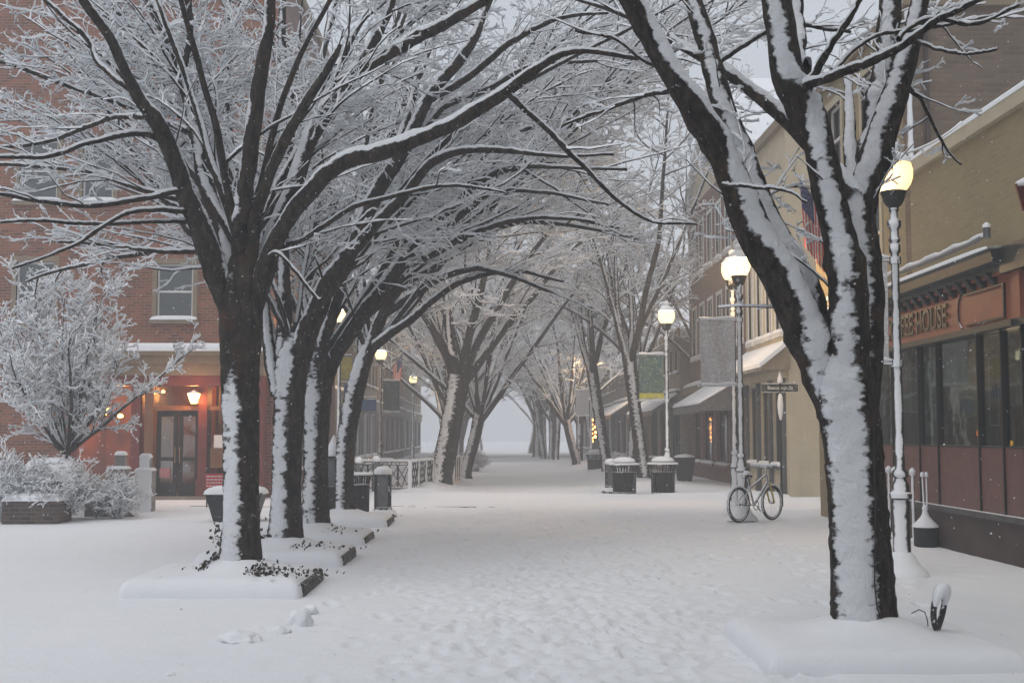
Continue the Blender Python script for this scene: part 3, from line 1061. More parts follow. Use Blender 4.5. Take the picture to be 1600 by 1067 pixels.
# ---- the big tree at the right
TR = (X(1345, 9.1), 9.1, 0)
tr_trunk = [(1347, 985, 0, 104), (1344, 930, 0, 95), (1339, 820, 0, 91), (1331, 700, 0, 90), (1321, 620, 0, 97), (1316, 578, 0, 94), (1322, 540, 0, 60), (1324, 500, 0, 16)]
tr_limbs = [
    [(1310, 680, 0, 30), (1288, 605, 0, 56), (1262, 530, -.05, 66), (1222, 440, -.1, 62), (1178, 350, -.15, 56), (1140, 265, -.2, 50), (1085, 175, -.3, 44), (1030, 80, -.35, 40), (985, 0, -.4, 36), (940, -80, -.5, 28)],
    [(1280, 520, .1, 40), (1262, 460, .1, 44), (1232, 400, .2, 42), (1185, 300, .3, 38), (1143, 195, .4, 36), (1108, 95, .5, 32), (1085, 0, .6, 28), (1065, -90, .7, 20)],
    [(1335, 720, 0, 40), (1330, 610, -.03, 66), (1328, 520, -.1, 70), (1326, 450, -.2, 62), (1316, 380, -.25, 54), (1294, 294, -.3, 50), (1268, 199, -.35, 52), (1230, 105, -.4, 52), (1208, 0, -.45, 44), (1190, -90, -.5, 32)],
    [(1345, 690, .05, 30), (1350, 580, .15, 56), (1350, 450, .2, 50), (1346, 320, .25, 50), (1382, 210, .2, 50), (1410, 105, .15, 38), (1436, 20, .1, 30), (1460, -80, 0, 22)],
    [(1350, 330, .3, 46), (1355, 260, .45, 46), (1372, 170, .55, 42), (1386, 80, .6, 38), (1392, -10, .7, 34), (1400, -90, .8, 24)],
    [(1262, 136, -.5, 15), (1333, 108, -.8, 14), (1402, 76, -1.0, 13), (1450, 42, -1.1, 11), (1495, 18, -1.2, 9), (1560, -15, -1.3, 7)],
    [(1262, 140, -.45, 13), (1297, 72, -.6, 11), (1330, 25, -.7, 9), (1355, -20, -.8, 7)],
    [(1250, 110, -.3, 22), (1248, 50, .1, 22), (1240, -20, .3, 20), (1235, -80, .5, 14)],
    [(1400, 60, -.9, 8), (1450, 30, -.8, 7), (1520, 38, -.7, 6), (1590, 10, -.6, 4)],
    [(1420, 60, -1.0, 6), (1460, 75, -1.1, 5), (1505, 85, -1.2, 4), (1560, 78, -1.3, 3)],
    [(1300, 115, -.7, 7), (1360, 60, -.4, 6), (1440, 45, -.2, 5), (1560, 25, 0, 4), (1640, 5, .2, 3)],
    [(1130, 288, -.3, 5), (1180, 293, -.6, 5), (1230, 300, -.8, 4), (1262, 318, -.9, 3)],
    [(1035, 110, -.3, 7), (1000, 90, -.2, 6), (960, 60, -.1, 5), (900, 50, .1, 4)],
    [(1060, 140, -.3, 8), (1010, 150, .4, 7), (950, 170, .9, 6), (880, 195, 1.3, 4)],
    [(1120, 100, .5, 10), (1180, 60, .8, 9), (1240, 40, 1.1, 7), (1330, 50, 1.4, 5)],
    [(1400, 120, .1, 9), (1440, 160, .4, 6), (1470, 220, .7, 4), (1500, 260, .9, 2)],
]
make_tree("massive dark tree at the right, three thick limbs rising from a low fork", TR, tr_trunk, tr_limbs, 15, .8, 4, front=-.2, maxz=6.6, fade=(2.6, 3.1, -.13), flare=1.08, l1=.30, thick=.8, windw=.8,
          extra=lambda rg, L: auto_limbs(rg, [P(1350, 300, 9.1).x - TR[0], .2, P(1350, 300, 9.1).z], .07, 3, 4, R(30), R(150), (50, 75)),
          cull=lambda p: (p[:, 1] > -2.2))

# ---- trees farther down the street: three kinds, copied with their parts


def proto(label, seed, h_fork, r, n, length, el, lean, dens, base):
    rg = np.random.default_rng(seed)
    o = thing("street_tree", label, "tree", base, "far trees down the walking street")
    top = np.array([lean[0], lean[1], h_fork])
    pts = np.array([[0, 0, -.1], [0, 0, .3], top * .55 + [0, 0, .05], top])
    link("trunk", trunk_tubes(rg, pts, np.array([r * 1.3, r * 1.05, r, r * 1.1]), 14, 24).mesh("trunk"), M_BARK, o)
    L = auto_limbs(rg, top - [0, 0, .35], r * .55, n, length, 0, 2 * math.pi, el, -.02)
    lt, ct = build_crown(rg, L, dens * .6, 5, 3, .42, thick=1.4, maxz=16, twig_snow=1.8)
    link("limbs", lt.mesh("limbs"), M_BARK, o)
    link("crown", ct.mesh("crown"), M_TWIG, o)
    return o


def ptree(proto_o, px, py, label, rz, s=1.0, first=False):
    p = GP(px, py)
    if first:
        proto_o.location = p
        proto_o.rotation_euler = (0, 0, rz)
        proto_o.scale = (s,) * 3
        return proto_o
    return copy_thing(proto_o, p, label, rz, scale=s)


P_ = {
    "a": proto("stout far tree forking low beside the string-lit railing on the left", 31, 2.9, .27, 8, 8.5, (48, 74), (.45, 0), 1.0, (0, 0, 0)),
    "b": proto("slender grey far tree behind the twin litter bins on the right", 32, 3.4, .17, 6, 7.5, (60, 80), (-.45, 0), 1.0, (0, 0, 0)),
    "c": proto("straight far tree at the narrow end of the right row", 33, 2.6, .22, 9, 9, (55, 80), (.05, 0), .9, (0, 0, 0)),
    "d": proto("curving grey trunk above the left litter bin on the right", 34, 3.8, .15, 6, 6.5, (50, 78), (.3, .2), 1.0, (0, 0, 0)),
    "e": proto("thin far tree right behind the stout one with the railing", 35, 2.4, .2, 8, 9, (52, 76), (.5, 0), .9, (0, 0, 0)),
}
ptree(P_["a"], 690, 760, None, 0, 1.2, True)
ptree(P_["b"], 948, 742, None, 0, 1.3, True)
ptree(P_["c"], 862, 718, None, 0, 1.0, True)
ptree(P_["d"], 986, 744, None, 0, 1.2, True)
ptree(P_["e"], 728, 748, None, 0, 1.0, True)
far = [
    ("c", 705, 738, "far tree beside the string lights of the outdoor seating", .3, 1.1),
    ("e", 741, 712, "thick straight trunk at the far left edge of the snowy opening", .4, 1.3),
    ("c", 719, 716, "far trunk just left of the thick one by the opening", -.3, 1.05),
    ("a", 700, 722, "far tree beyond the snowy hedge planter on the left", .2, .9),
    ("b", 751, 703, "faint trunk beyond the opening's left edge, almost lost in snow", -.2, 1.2),
    ("c", 838, 714, "thick far trunk at the right edge of the snowy opening", .5, 1.2),
    ("b", 849, 717, "narrow far trunk between two others right of the opening", .2, 1.1),
    ("e", 829, 708, "faintest trunk at the right side of the snowy opening", -.5, 1.1),
    ("d", 869, 720, "far trunk nearest the small lit lamp in the right row", .4, 1.2),
    ("b", 1005, 752, "thicker trunk standing between the twin litter bins", .5, 1.3),
    ("c", 905, 724, "far tree behind the small lamp post on the right", .2, .9),
    ("d", 1092, 743, "bare tree in front of the brick gabled building", -.4, 1.1),
    ("b", 928, 722, "far tree beyond the orange string lights on the right", .1, 1.15),
]
for pr, px, py, lab, rz, s in far:
    ptree(P_[pr], px, py, lab, rz, s)
for (x, Y, pr, s, lab) in ((-3.0, 58, "e", 1.05, "hazy left-row tree standing behind the two lit-railing trees"), (-3.0, 72, "b", 1.35, "slender hazy tree in the left row, midway to the snowy opening"), (-3.1, 90, "e", 1.3, "hazy left-row tree nearly touching the snowy opening"),
                           (3.9, 62, "e", 1.0, "hazy right-row tree just left of the small lamp post by the string lights"), (3.3, 92, "c", 1.3, "hazy right-row tree whose crown closes over the snowy opening")):
    sg = -1 if x > 0 else 1                     # mirrored, so that it leans over the street from the other side
    copy_thing(P_[pr], (x, Y, 0), lab, .1, scale=(s * sg, s, s))
for (x, y, pr, lab, rz) in ((-3.1, -1.5, "a", "unseen tree added for shade, left just behind the camera", .2), (2.8, -3.2, "c", "unseen tree added for shade, right just behind the camera", .3),
                            (-3.1, -7.5, "c", "second unseen tree added for shade, left behind the camera", .1), (2.9, -10, "a", "second unseen tree added for shade, right behind the camera", .2),
                            (-3.3, 1.6, "a", "unseen tree added for shade, left level with the camera", -.2), (3.0, .6, "e", "unseen tree added for shade, right level with the camera", .3)):
    copy_thing(P_[pr], (x, y, 0), lab, rz, scale=1.0)  # unseen crowns added out of view to darken the foreground snow

# ------------------------------------------------------------------ planting beds round the near trees


def bed(label, x0, y0, x1, y1, tx, ty, h=.18, mound=.17, seed=1, show=True):
    o = thing("planting_bed", label, "planter", ((x0 + x1) / 2, (y0 + y1) / 2, 0), "raised planting beds around the near trees")
    e = MB()
    for (a, b, c, d) in ((x0 + .06, y0 + .08, x1 - .02, y0 + .2), (x0 + .06, y1 - .16, x1 - .02, y1 - .03), (x0 + .06, y0 + .202, x0 + .16, y1 - .162), (x1 - .16, y0 + .202, x1 + (.012 if show else -.02), y1 - .162)):
        e.box(a, b, -.1, c, d, h * (.36 if show else .2))
        e.box(a + .015, b + .015, h * (.361 if show else .201), c - .006, d - .015, h * (.6 if show else .3))
    wpart("edging", e, M_DARKSTONE, o, bevel=.01)
    wpart("snow_cover", MB().pillow(x0, y0, x1, y1, -.03, h + .03, 44, 40, (tx, ty, mound, .38), .003, seed, floor=-.05, q5=16), M_GROUND, o, smooth=True)
    return o


M_DARKSTONE = mat("dark_bed_edging", (0.045, 0.042, 0.04), (0.02, 0.02, 0.02), rough=0.7, scale=12, speck=30)
bed("snow-covered planting bed under the first tree of the left row", -3.80, 12.25, -1.98, 14.0, T1[0], T1[1])
bed("snow-covered planting bed under the second tree of the left row", -3.75, 15.05, -1.93, 16.7, T2[0], T2[1], seed=2)
bed("snow-covered planting bed under the third tree of the left row", -3.7, 17.75, -1.95, 19.3, T3[0], T3[1], seed=3)
bed("snow-covered planting bed under the fourth, leaning tree of the left row", -3.6, 21.3, -1.95, 22.9, T4[0], T4[1], mound=.15, seed=4)
bed("snow-covered planting bed in the right foreground under the massive tree", 1.80, 8.25, 3.60, 10.0, TR[0], TR[1], h=.16, mound=.17, seed=5, show=False)
# drifts of snow against the beds soften their foot: raised ground belongs to the ground sheet


def leaves(name, pts, size, material, rg, parent=None):
    n = len(pts)
    a = nrm(rg.normal(0, 1, (n, 3)))
    b = nrm(np.cross(a, rg.normal(0, 1, (n, 3))))
    s = size * rg.uniform(.6, 1.3, (n, 1))
    p = np.asarray(pts)
    V = np.stack([p - a * s, p + b * s * .7, p + a * s, p - b * s * .7], 1).reshape(-1, 3)
    Q = np.arange(n * 4).reshape(n, 4)
    return link(name, mesh_np(name, V, Q, smooth=False), material, parent)


rg = np.random.default_rng(44)
ivy = []
for (tx, ty, n, sx) in ((T1[0], T1[1], 330, 1), (T2[0], T2[1], 80, .9), (T3[0], T3[1], 35, .8)):
    for _ in range(n):
        if rg.random() < .62:
            x, y = tx + .15 + rg.gamma(2, .17), ty - .42 + rg.normal(0, .16)
        elif rg.random() < .6:
            x, y = tx - .25 - rg.gamma(1.6, .07), ty - .2 + rg.normal(0, .1)
        else:
            x, y = tx - .24 + rg.normal(0, .03), ty - .1
        d2 = ((x - tx) ** 2 + (y - ty) ** 2)
        z = .175 + .17 * math.exp(-d2 / .42 ** 2) + abs(rg.normal(0, .025))
        if x < tx - .2 and rg.random() < .4:
            x, z = tx - .22 + rg.normal(0, .025), z + rg.uniform(0, .45)
        ivy.append((x, y, z))
tag(leaves("ivy", ivy, .024, M_LEAF, rg), kind="stuff")

# the black cable up the right tree, the curled hose stub and the bent wire on its bed
cb = []
for (px, py) in ((1353, 620), (1350, 700), (1353, 780), (1352, 850), (1351, 905), (1354, 940), (1360, 958)):
    p = P(px, py, 9.1)
    cb.append(Vector((p.x, 9.1 - .235 - .06 * max(0, .6 - p.z), p.z)))
tag(MB().tube(cb, .0055, 6).build("trunk_cable", M_IRONC), "thin black cable running down the snowy bole of the massive right tree", "cable")
o = thing("curled_hose", "snow-crusted curled hose stub standing on the right foreground bed", "hose", (P(1468, 960, 8.95).x, 8.95, .2), rz=R(62))
c = [Vector((.085 * math.sin(a), .03 * math.cos(a * 1.3), .12 + .15 * -math.cos(a))) for a in np.linspace(.3, 5.6, 16)]
MB().tube(c, .022, 10).build("hose", M_DARKSTONE, o, smooth=True)
c2 = [p + Vector((-.012, -.012, .022)) for p in c[4:13]]
MB().tube(c2, [.012, .03, .04, .045, .047, .045, .04, .03, .012], 10).build("snow_crust", M_SNOW, o, smooth=True)
w = [P(px, py, 8.9) for px, py in ((1424, 958), (1436, 952), (1445, 956), (1449, 968), (1450, 978))]
tag(MB().tube(w, .004, 6).build("bent_wire", M_DARKSTONE), "thin bent wire poking out of the snow beside the curled hose", "wire")

# clods of snow beside the path
for k_, (px, py, rw, rh, lab) in enumerate(((376, 1004, .17, .07, "ragged clod of snow nearest the camera at the left"), (468, 976, .10, .10, "rounded clod of snow beside the trodden path, tallest of the three"),
                                   (436, 990, .09, .05, "low clod of snow between the ragged one and the round one"), (265, 1058, .04, .025, "tiny lump of snow at the bottom left of the picture"),
                                   (485, 957, .07, .05, "small clod of snow just behind the tallest one"))):
    p = GP(px, py)
    bm = bmesh.new()
    bmesh.ops.create_icosphere(bm, subdivisions=4, radius=1)
    rr = random.Random(k_)
    from mathutils import noise as mn
    for v in bm.verts:
        nn = mn.fractal(v.co * 1.1 + Vector((k_ * 5, 0, 0)), 1.0, 2.0, 3)
        v.co *= 1 + .35 * nn
        v.co = Vector((v.co.x * rw, v.co.y * rw * .8, v.co.z * rh))
    me = bpy.data.meshes.new("snow_clod")
    bm.to_mesh(me)
    bm.free()
    me.polygons.foreach_set("use_smooth", [True] * len(me.polygons))
    o = link("snow_clod", me, M_GROUND, loc=(p.x, p.y, rh * .35))
    tag(o, lab, "snow clod", "clods of snow by the path")

# ------------------------------------------------------------------ lamp posts
M_DIMGLOBE, nt_, b_0 = _nodes("frosted_globe")
b_0.inputs["Base Color"].default_value = (.75, .66, .48, 1)
b_0.inputs["Roughness"].default_value = .35
b_0.inputs["Emission Color"].default_value = (1, .70, .36, 1)
b_0.inputs["Emission Strength"].default_value = .28
t_0 = _n(nt_, "ShaderNodeBsdfTranslucent", Color=(.95, .85, .65, 1))
m_0 = nt_.nodes.new("ShaderNodeMixShader")
m_0.inputs[0].default_value = .45
nt_.links.new(b_0.outputs[0], m_0.inputs[1])
nt_.links.new(t_0.outputs[0], m_0.inputs[2])
nt_.links.new(m_0.outputs[0], nt_.nodes["Material Output"].inputs[0])
LH = 4.9


def lamp(label, px, Y, H=LH, banner=None, globe=M_LAMP, side=-1, arms=True, n=20, bulb=False):
    x = X(px, Y)
    o = thing("street_lamp", label, "street lamp", (x, Y, 0), "acorn-globe street lamps")
    k = H / 4.9
    prof = [(-.1, .21), (.06, .21), (.09, .18), (.17, .15), (.24, .11), (.27, .10), (.86, .095), (.88, .125), (.93, .125), (.95, .10), (1.02, .095), (1.10, .062), (1.13, .09), (1.18, .09), (1.21, .055),
            (2.2, .05), (3.7, .045), (3.72, .065), (3.80, .065), (3.82, .045), (3.86, .07), (3.90, .05), (3.98, .05), (4.02, .08), (4.08, .08), (4.11, .045), (4.19, .045), (4.21, .06), (4.24, .05)]
    MB().lathe([(z * k, r) for z, r in prof], n=n).build("post", M_POST, o, smooth=True)
    MB().lathe([(z * k, r) for z, r in [(4.235, .05), (4.27, .09), (4.32, .12), (4.38, .135), (4.41, .15), (4.43, .15)]], n=n).build("globe_holder", M_IRON, o, smooth=True)
    gp = [(4.431, .13), (4.46, .165), (4.52, .203), (4.60, .226), (4.68, .226), (4.75, .205), (4.80, .17)]
    MB().lathe([(z * k, r) for z, r in gp], n=n + 8).build("globe", globe, o, smooth=True)
    if bulb:
        MB().lathe([(4.52, .02), (4.56, .06), (4.64, .065), (4.70, .04), (4.72, .01)], (-.09, -.03, 0), 14).build("bulb", M_GLOW, o, smooth=True)
    else:
        pl = bpy.data.objects.new("lamp_light", bpy.data.lights.new("lamp_light", 'POINT'))
        pl.data.energy = 450
        pl.data.color = (1.0, .66, .34)
        pl.data.shadow_soft_size = .06
        pl.location = (0, 0, 4.62 * k)
        pl.parent = o
        COL.objects.link(pl)
    cp = [(4.755, .215), (4.79, .205), (4.85, .155), (4.88, .11), (4.90, .065), (4.925, .075), (4.96, .085), (5.0, .07), (5.02, .035), (5.03, .01)]
    MB().lathe([(z * k, r) for z, r in cp], n=n + 8).build("snow_cap", M_SNOW, o, smooth=True)
    MB().lathe([(z, r) for z, r in [(.0, .30), (.05, .28), (.09, .24), (.14, .19), (.22, .15), (.27, .11)]], n=n).build("snow_drift", M_SNOW, o, smooth=True)
    if arms:
        for z in (3.62, 2.42):
            a = MB()
            a.tube([(0, 0, z * k), (side * .78, 0, z * k)], .016, 8)
            a.lathe([(z * k - .04, .07), (z * k + .04, .07)], n=12)
            a.lathe([(z * k - .02, .03), (z * k + .02, .03)], (side * .79, 0, 0), 8)
            a.build("banner_arm", M_POST, o)
            s = MB()
            s.tube([(side * q, 0, z * k + .035 + .012 * math.sin(q * 9)) for q in np.linspace(.05, .78, 9)], [.01, .03, .033, .03, .034, .03, .032, .03, .01], 8)
            s.build("arm_snow", M_SNOW, o, smooth=True)
    if banner:
        bl, bm_, band = banner
        b = thing("banner", bl, "banner", (x + side * .43, Y, 2.46 * k))
        m = MB()
        w_, h_, nn = .66, 1.14 * k, 10
        vs, fs = [], []
        for sgn in (1, -1):
            for j in range(nn + 1):
                for i in range(nn + 1):
                    vs.append((-w_ / 2 + w_ * i / nn, .02 * math.sin(i * .9 + j * .25) + sgn * .006, h_ * j / nn))
        q = (nn + 1) ** 2
        for j in range(nn):
            for i in range(nn):
                a0 = j * (nn + 1) + i
                fs.append((a0, a0 + 1, a0 + nn + 2, a0 + nn + 1))
                fs.append((q + a0, q + a0 + nn + 1, q + a0 + nn + 2, q + a0 + 1))
        for i in range(nn):
            for e0 in (i, nn * (nn + 1) + i):
                fs.append((e0, q + e0, q + e0 + 1, e0 + 1))
        m.add(vs, fs)
        m.build("cloth", bm_, b, smooth=True)
        if band:
            MB().box(-w_ / 2 - .004, -.045, .02, w_ / 2 + .004, -.030, .16).build("yellow_band", band, b)
    return o


lamp("nearest street lamp at the right, beside the massive tree, dimly lit globe", 1405, 14.05, 4.92,
     ("banner on the nearest right lamp, mostly hidden behind the massive tree", M_FABRIC_SNOW, None), M_DIMGLOBE, n=32, bulb=True)
lamp("bright street lamp with the mountain bike leaning on its foot", 1158, 23.2, 5.15,
     ("snow-crusted reddish grey banner on the lamp with the bike", M_FABRIC_SNOW, None), M_LAMP, n=24)
lamp("bright street lamp half hidden just behind the one with the bike", 1148, 24.9, 5.3, None, M_LAMP, arms=False)
lamp("street lamp with the green banner, behind the right twin litter bin", 1043, 33.2, 5.15,
     ("green banner with a yellow band above the twin litter bins", M_FABRIC_GREEN, M_YELLOW), M_LAMPY, n=20)
lamp("distant right street lamp beside the orange string lights", 924, 60, 5.15,
     ("pale snow-covered banner on the distant right lamp", M_FABRIC_SNOW, None), M_LAMPY, n=14)
lamp("street lamp glowing between the boles of the left row", 529, 32.5, 5.1, None, M_LAMP, arms=False, n=14)
lamp("left street lamp with a dark banner and a flag beside it", 594, 48.5, 5.1,
     ("dark green banner on the left lamp, right of its pole", M_FABRIC_DK, None), M_LAMPY, side=1, n=14)
lamp("left street lamp farther back, right of the flag", 645, 70, 5.1, None, M_LAMPY, arms=False, n=12)
lamp("faint tiny street lamp seen past the stout far tree on the left", 704, 112, 5.2, None, M_LAMPY, arms=False, n=10)
lamp("faint tiny street lamp among the far right trunks", 862, 112, 5.2, None, M_LAMPY, arms=False, n=10)

# ------------------------------------------------------------------ bicycle
pb_ = GP(1170, 812)
bk = thing("bicycle", "snow-plastered mountain bike with a yellow fork leaning on the lamp foot", "bicycle", (pb_.x + .06, 22.9, 0), rz=R(42))
# local x forward; wheels 0.33 m radius, axle distance 1.05
for sx, spn in ((-.52, 1), (.52, 2)):
    c = [(sx + .31 * math.cos(a), 0, .33 + .31 * math.sin(a)) for a in np.linspace(0, 2 * math.pi, 33)[:-1]]
    tw = MB().tube(c, .027, 8, True).build("wheel", M_TYRE, bk, smooth=True)
    c = [(sx + .278 * math.cos(a), 0, .33 + .278 * math.sin(a)) for a in np.linspace(0, 2 * math.pi, 33)[:-1]]
    rm = MB().tube(c, .013, 6, True)
    for q in range(16):
        a = q * math.pi / 8
        rm.tube([(sx + .02 * math.cos(a + .6), .02 * (-1) ** q, .33 + .02 * math.sin(a + .6)), (sx + .275 * math.cos(a), 0, .33 + .275 * math.sin(a))], .002, 4)
    rm.lathe([(-.035, .025), (.035, .025)], (0, 0, 0), 8)
    # the hub lies across: rotate the last lathe by hand
    for i in range(len(rm.v) - 16, len(rm.v)):
        x_, y_, z_ = rm.v[i]
        rm.v[i] = (sx + x_, z_, .33 + y_)
    rm.build("rim", M_BIKE, tw)
    c = [(sx + .335 * math.cos(a), 0, .33 + .335 * math.sin(a)) for a in np.linspace(.25, math.pi - .25, 14)]
    MB().tube(c, [.006] + [.026] * 12 + [.006], 6).build("tyre_snow", M_SNOW, tw, smooth=True)
BB, ST, HT, HB, RA, FA = (-.05, 0, .30), (-.22, 0, .74), (.34, 0, .86), (.38, 0, .72), (-.52, 0, .33), (.52, 0, .33)
fr = MB()
for a, b, r in ((BB, ST, .018), (BB, HB, .024), ((-.17, 0, .62), HT, .02), (HT, HB, .024)):
    fr.tube([a, b], r, 8)
for s in (-1, 1):
    fr.tube([(BB[0], .03 * s, BB[2]), (RA[0], .06 * s, RA[2])], .011, 6)
    fr.tube([(-.18, .02 * s, .64), (RA[0], .06 * s, RA[2])], .010, 6)
fr.tube([(-.22, 0, .74), (-.24, 0, .82)], .013, 6)
fr.build("frame", M_BIKE, bk, smooth=True)
fk = MB()
for s in (-1, 1):
    fk.tube([(.385, .055 * s, .70), (FA[0], .055 * s, FA[2])], .017, 8)
fk.tube([(.385, -.06, .70), (.385, .06, .70)], .018, 6)
fk.build("fork", M_BIKEY, bk)
MB().tube([(-.37, 0, .835), (-.30, 0, .85), (-.2, 0, .845), (-.10, 0, .84)], [.045, .065, .04, .02], 10).build("saddle", M_TYRE, bk, smooth=True)
MB().tube([(-.36, 0, .875), (-.28, 0, .895), (-.18, 0, .885), (-.10, 0, .87)], [.03, .055, .045, .015], 10).build("saddle_snow", M_SNOW, bk, smooth=True)
hb = MB().tube([(.34, 0, .86), (.32, 0, .97), (.36, 0, 1.0)], .014, 6)
hb.tube([(.26, -.30, 1.02), (.34, -.16, 1.01), (.37, 0, 1.0), (.34, .16, 1.01), (.26, .30, 1.02)], .016, 8)
hb.build("handlebar", M_BIKE, bk)
MB().tube([(.26, -.30, 1.045), (.34, -.16, 1.04), (.37, 0, 1.035), (.34, .16, 1.04), (.26, .30, 1.045)], .02, 8).build("handlebar_snow", M_SNOW, bk, smooth=True)
cr = MB().tube([(BB[0] + .085 * math.cos(a), -.05, BB[2] + .085 * math.sin(a)) for a in np.linspace(0, 6.28, 17)[:-1]], .01, 6, True)
cr.tube([(BB[0], -.06, BB[2]), (BB[0] + .12, -.07, BB[2] - .12)], .012, 6)
cr.tube([(BB[0], .06, BB[2]), (BB[0] - .12, .07, BB[2] + .12)], .012, 6)
cr.box(BB[0] + .08, -.14, BB[2] - .135, BB[0] + .16, -.07, BB[2] - .11)
cr.box(BB[0] - .16, .07, BB[2] + .11, BB[0] - .08, .14, BB[2] + .135)
cr.build("crankset", M_BIKE, bk)

# ------------------------------------------------------------------ street name sign


def text(name, body, size, loc, rot, material, parent=None, ext=.004, align='CENTER', sx=1.0, bold=0.0):
    cu = bpy.data.curves.new(name, 'FONT')
    cu.body = body
    cu.size = size
    cu.extrude = ext
    cu.offset = bold
    cu.align_x = align
    cu.align_y = 'CENTER'
    o = bpy.data.objects.new(name, cu)
    COL.objects.link(o)
    dg = bpy.context.evaluated_depsgraph_get()
    me = bpy.data.meshes.new_from_object(o.evaluated_get(dg))
    bpy.data.objects.remove(o)
    m = link(name, me, None, parent, loc)
    me.materials.clear()
    me.materials.append(material)
    m.rotation_euler = rot
    m.scale = (sx, 1, 1)
    return m


Ys = 28.0
xs = X(1220, Ys)
ss = thing("street_sign", "street name sign on a thin dark pole at the cross street", "street sign", (xs, Ys, 0))
MB().lathe([(-.1, .03), (2.86, .027)], n=10).build("pole", M_IRONC, ss, smooth=True)
bl = MB().box(-.41, -.012, 2.60, .41, .012, 2.78).build("name_blade", mat("dark_green_sign", (0.02, 0.035, 0.03), rough=.5, speck=40), ss)
text("sign_lettering", "Boscawen St", .115, (0, -.016, 2.69), (R(90), 0, 0), M_SIGNW, bl, .002, bold=.002)
MB().box(-.43, -.016, 2.585, .43, .016, 2.598).box(-.43, -.016, 2.782, .43, .016, 2.80).build("blade_rim", M_SIGNW, bl)
MB().lathe([(2.80, .05), (2.85, .07), (2.93, .05), (2.97, .03), (3.05, .01)], n=10).build("snow_cap", M_SNOW, ss, smooth=True)
mbx = MB().tube([(-.01, -.05, 1.95), (-.01, -.05, 2.1), (-.01, -.05, 2.3), (-.01, -.05, 2.5), (-.01, -.05, 2.56)], [.02, .055, .07, .05, .02], 10)
mbx.build("edge_on_blade", M_SNOW, ss, smooth=True)

# ------------------------------------------------------------------ litter bins and bollards


def litter_bin(label, px, Y, w=.52, h=.86, grp="slatted litter bins", name="litter_bin", dome=True, material=None):
    x = X(px, Y)
    o = thing(name, label, "litter bin", (x, Y, 0), grp)
    material = material or M_IRONC
    r = w / 2
    b = MB()
    nsl = 26
    b.lathe([(.02, r * .78), (.06, r * .78), (.06, r * .74), (h * .72, r * .74)], n=24)
    b.build("liner", material, o, smooth=False)
    s = MB()
    for i in range(nsl):
        a = 2 * math.pi * i / nsl
        ca, sa = math.cos(a), math.sin(a)
        s.tube([(r * .82 * ca, r * .82 * sa, .05), (r * .84 * ca, r * .84 * sa, h * .7), (r * .9 * ca, r * .9 * sa, h * .82), (r * 1.08 * ca, r * 1.08 * sa, h * .93)], .013, 5)
    s.build("slats", M_IRONC, o)
    t = MB()
    for z, rad, q in ((.05, r * .84, .018), (h * .7, r * .86, .018), (h * .93, r * 1.09, .02)):
        t.tube([(rad * math.cos(a), rad * math.sin(a), z) for a in np.linspace(0, 6.283, 25)[:-1]], q, 6, True)
    t.build("ring", M_IRON, o)
    if dome:
        MB().lathe([(h * .92, r * .75), (h * .99, r * .74), (h * 1.05, r * .5), (h * 1.07, r * .3)], n=22).build("lid", M_IRON, o, smooth=True)
        MB().lathe([(h * 1.0, r * .80), (h * 1.05, r * .84), (h * 1.11, r * .74), (h * 1.16, r * .5), (h * 1.18, r * .2), (h * 1.18, .01)], n=22).build("snow_cap", M_SNOW, o, smooth=True)
    c = [(r * 1.08 * math.cos(a), r * 1.08 * math.sin(a), h * .955) for a in np.linspace(0, 6.283, 25)[:-1]]
    MB().tube(c, .03, 6, True).build("rim_snow", M_SNOW, o, smooth=True)
    return o


def bollard(label, px, Y, h=.85, w=.24, base=True):
    x = X(px, Y)
    o = thing("bollard", label, "bollard", (x, Y, 0), "square bollards with snow caps")
    m = MB().box(-w / 2, -w / 2, .1, w / 2, w / 2, h)
    m.build("shaft", M_GREYM, o, bevel=.012)
    f = MB()
    for s in (-1, 1):
        for q in (-1, 1):
            f.box(s * w / 2 - .02, q * w / 2 - .02, .1, s * w / 2 + .02, q * w / 2 + .02, h * .995)
    f.build("corner_fillet", M_IRON, o)
    if base:
        MB().lathe([(-.05, w * .95), (.07, w * .95), (.11, w * .75), (.2, w * .55)], n=4, sq=True).build("base", M_IRON, o, bevel=.01)
        MB().pillow(-w, -w, w, w, .06, .10, 10, 6).build("base_snow", M_SNOW, o, smooth=True)
    MB().lathe([(h, w * .62), (h + .03, w * .68), (h + .09, w * .64), (h + .14, w * .42), (h + .16, .01)], n=18).build("snow_cap", M_SNOW, o, smooth=True)
    return o


litter_bin("left one of the twin slatted litter bins below the green banner", 975, 33.2, .74, .86)
litter_bin("right one of the twin slatted litter bins, at the foot of the green-banner lamp", 1035, 33.0, .74, .88)
litter_bin("distant litter bin at the foot of the lamp by the string lights", 930, 52, .78, .85)
litter_bin("flared dark litter bin between the kiosk and the square bollard on the left", 563, 24.8, .44, .86, dome=False)
bollard("bollard tucked against the left side of the twin litter bins", 954, 34.2, .8, .26)
bollard("stout bollard with a snow cushion, right of the dark bin on the left", 599, 24.1, .84, .27)
bollard("slim bollard with a round snow cap by the left railing", 588, 33.0, .9, .16, base=False)
bollard("short post with a snow ball behind the left bollard", 561, 31.2, .9, .14, base=False)

# dark planter pot against the right shopfronts
pt = GP(1070, 752)
o = thing("plant_pot", "dark plant pot by the shopfronts right of the twin litter bins", "pot", (pt.x, pt.y, 0))
MB().lathe([(0, .22), (.05, .26), (.75, .36), (.8, .4), (.84, .4)], n=16).build("pot", M_IRONC, o, smooth=True)
MB().lathe([(.84, .38), (.9, .33), (.95, .1), (.96, .01)], n=16).build("snow", M_SNOW, o, smooth=True)

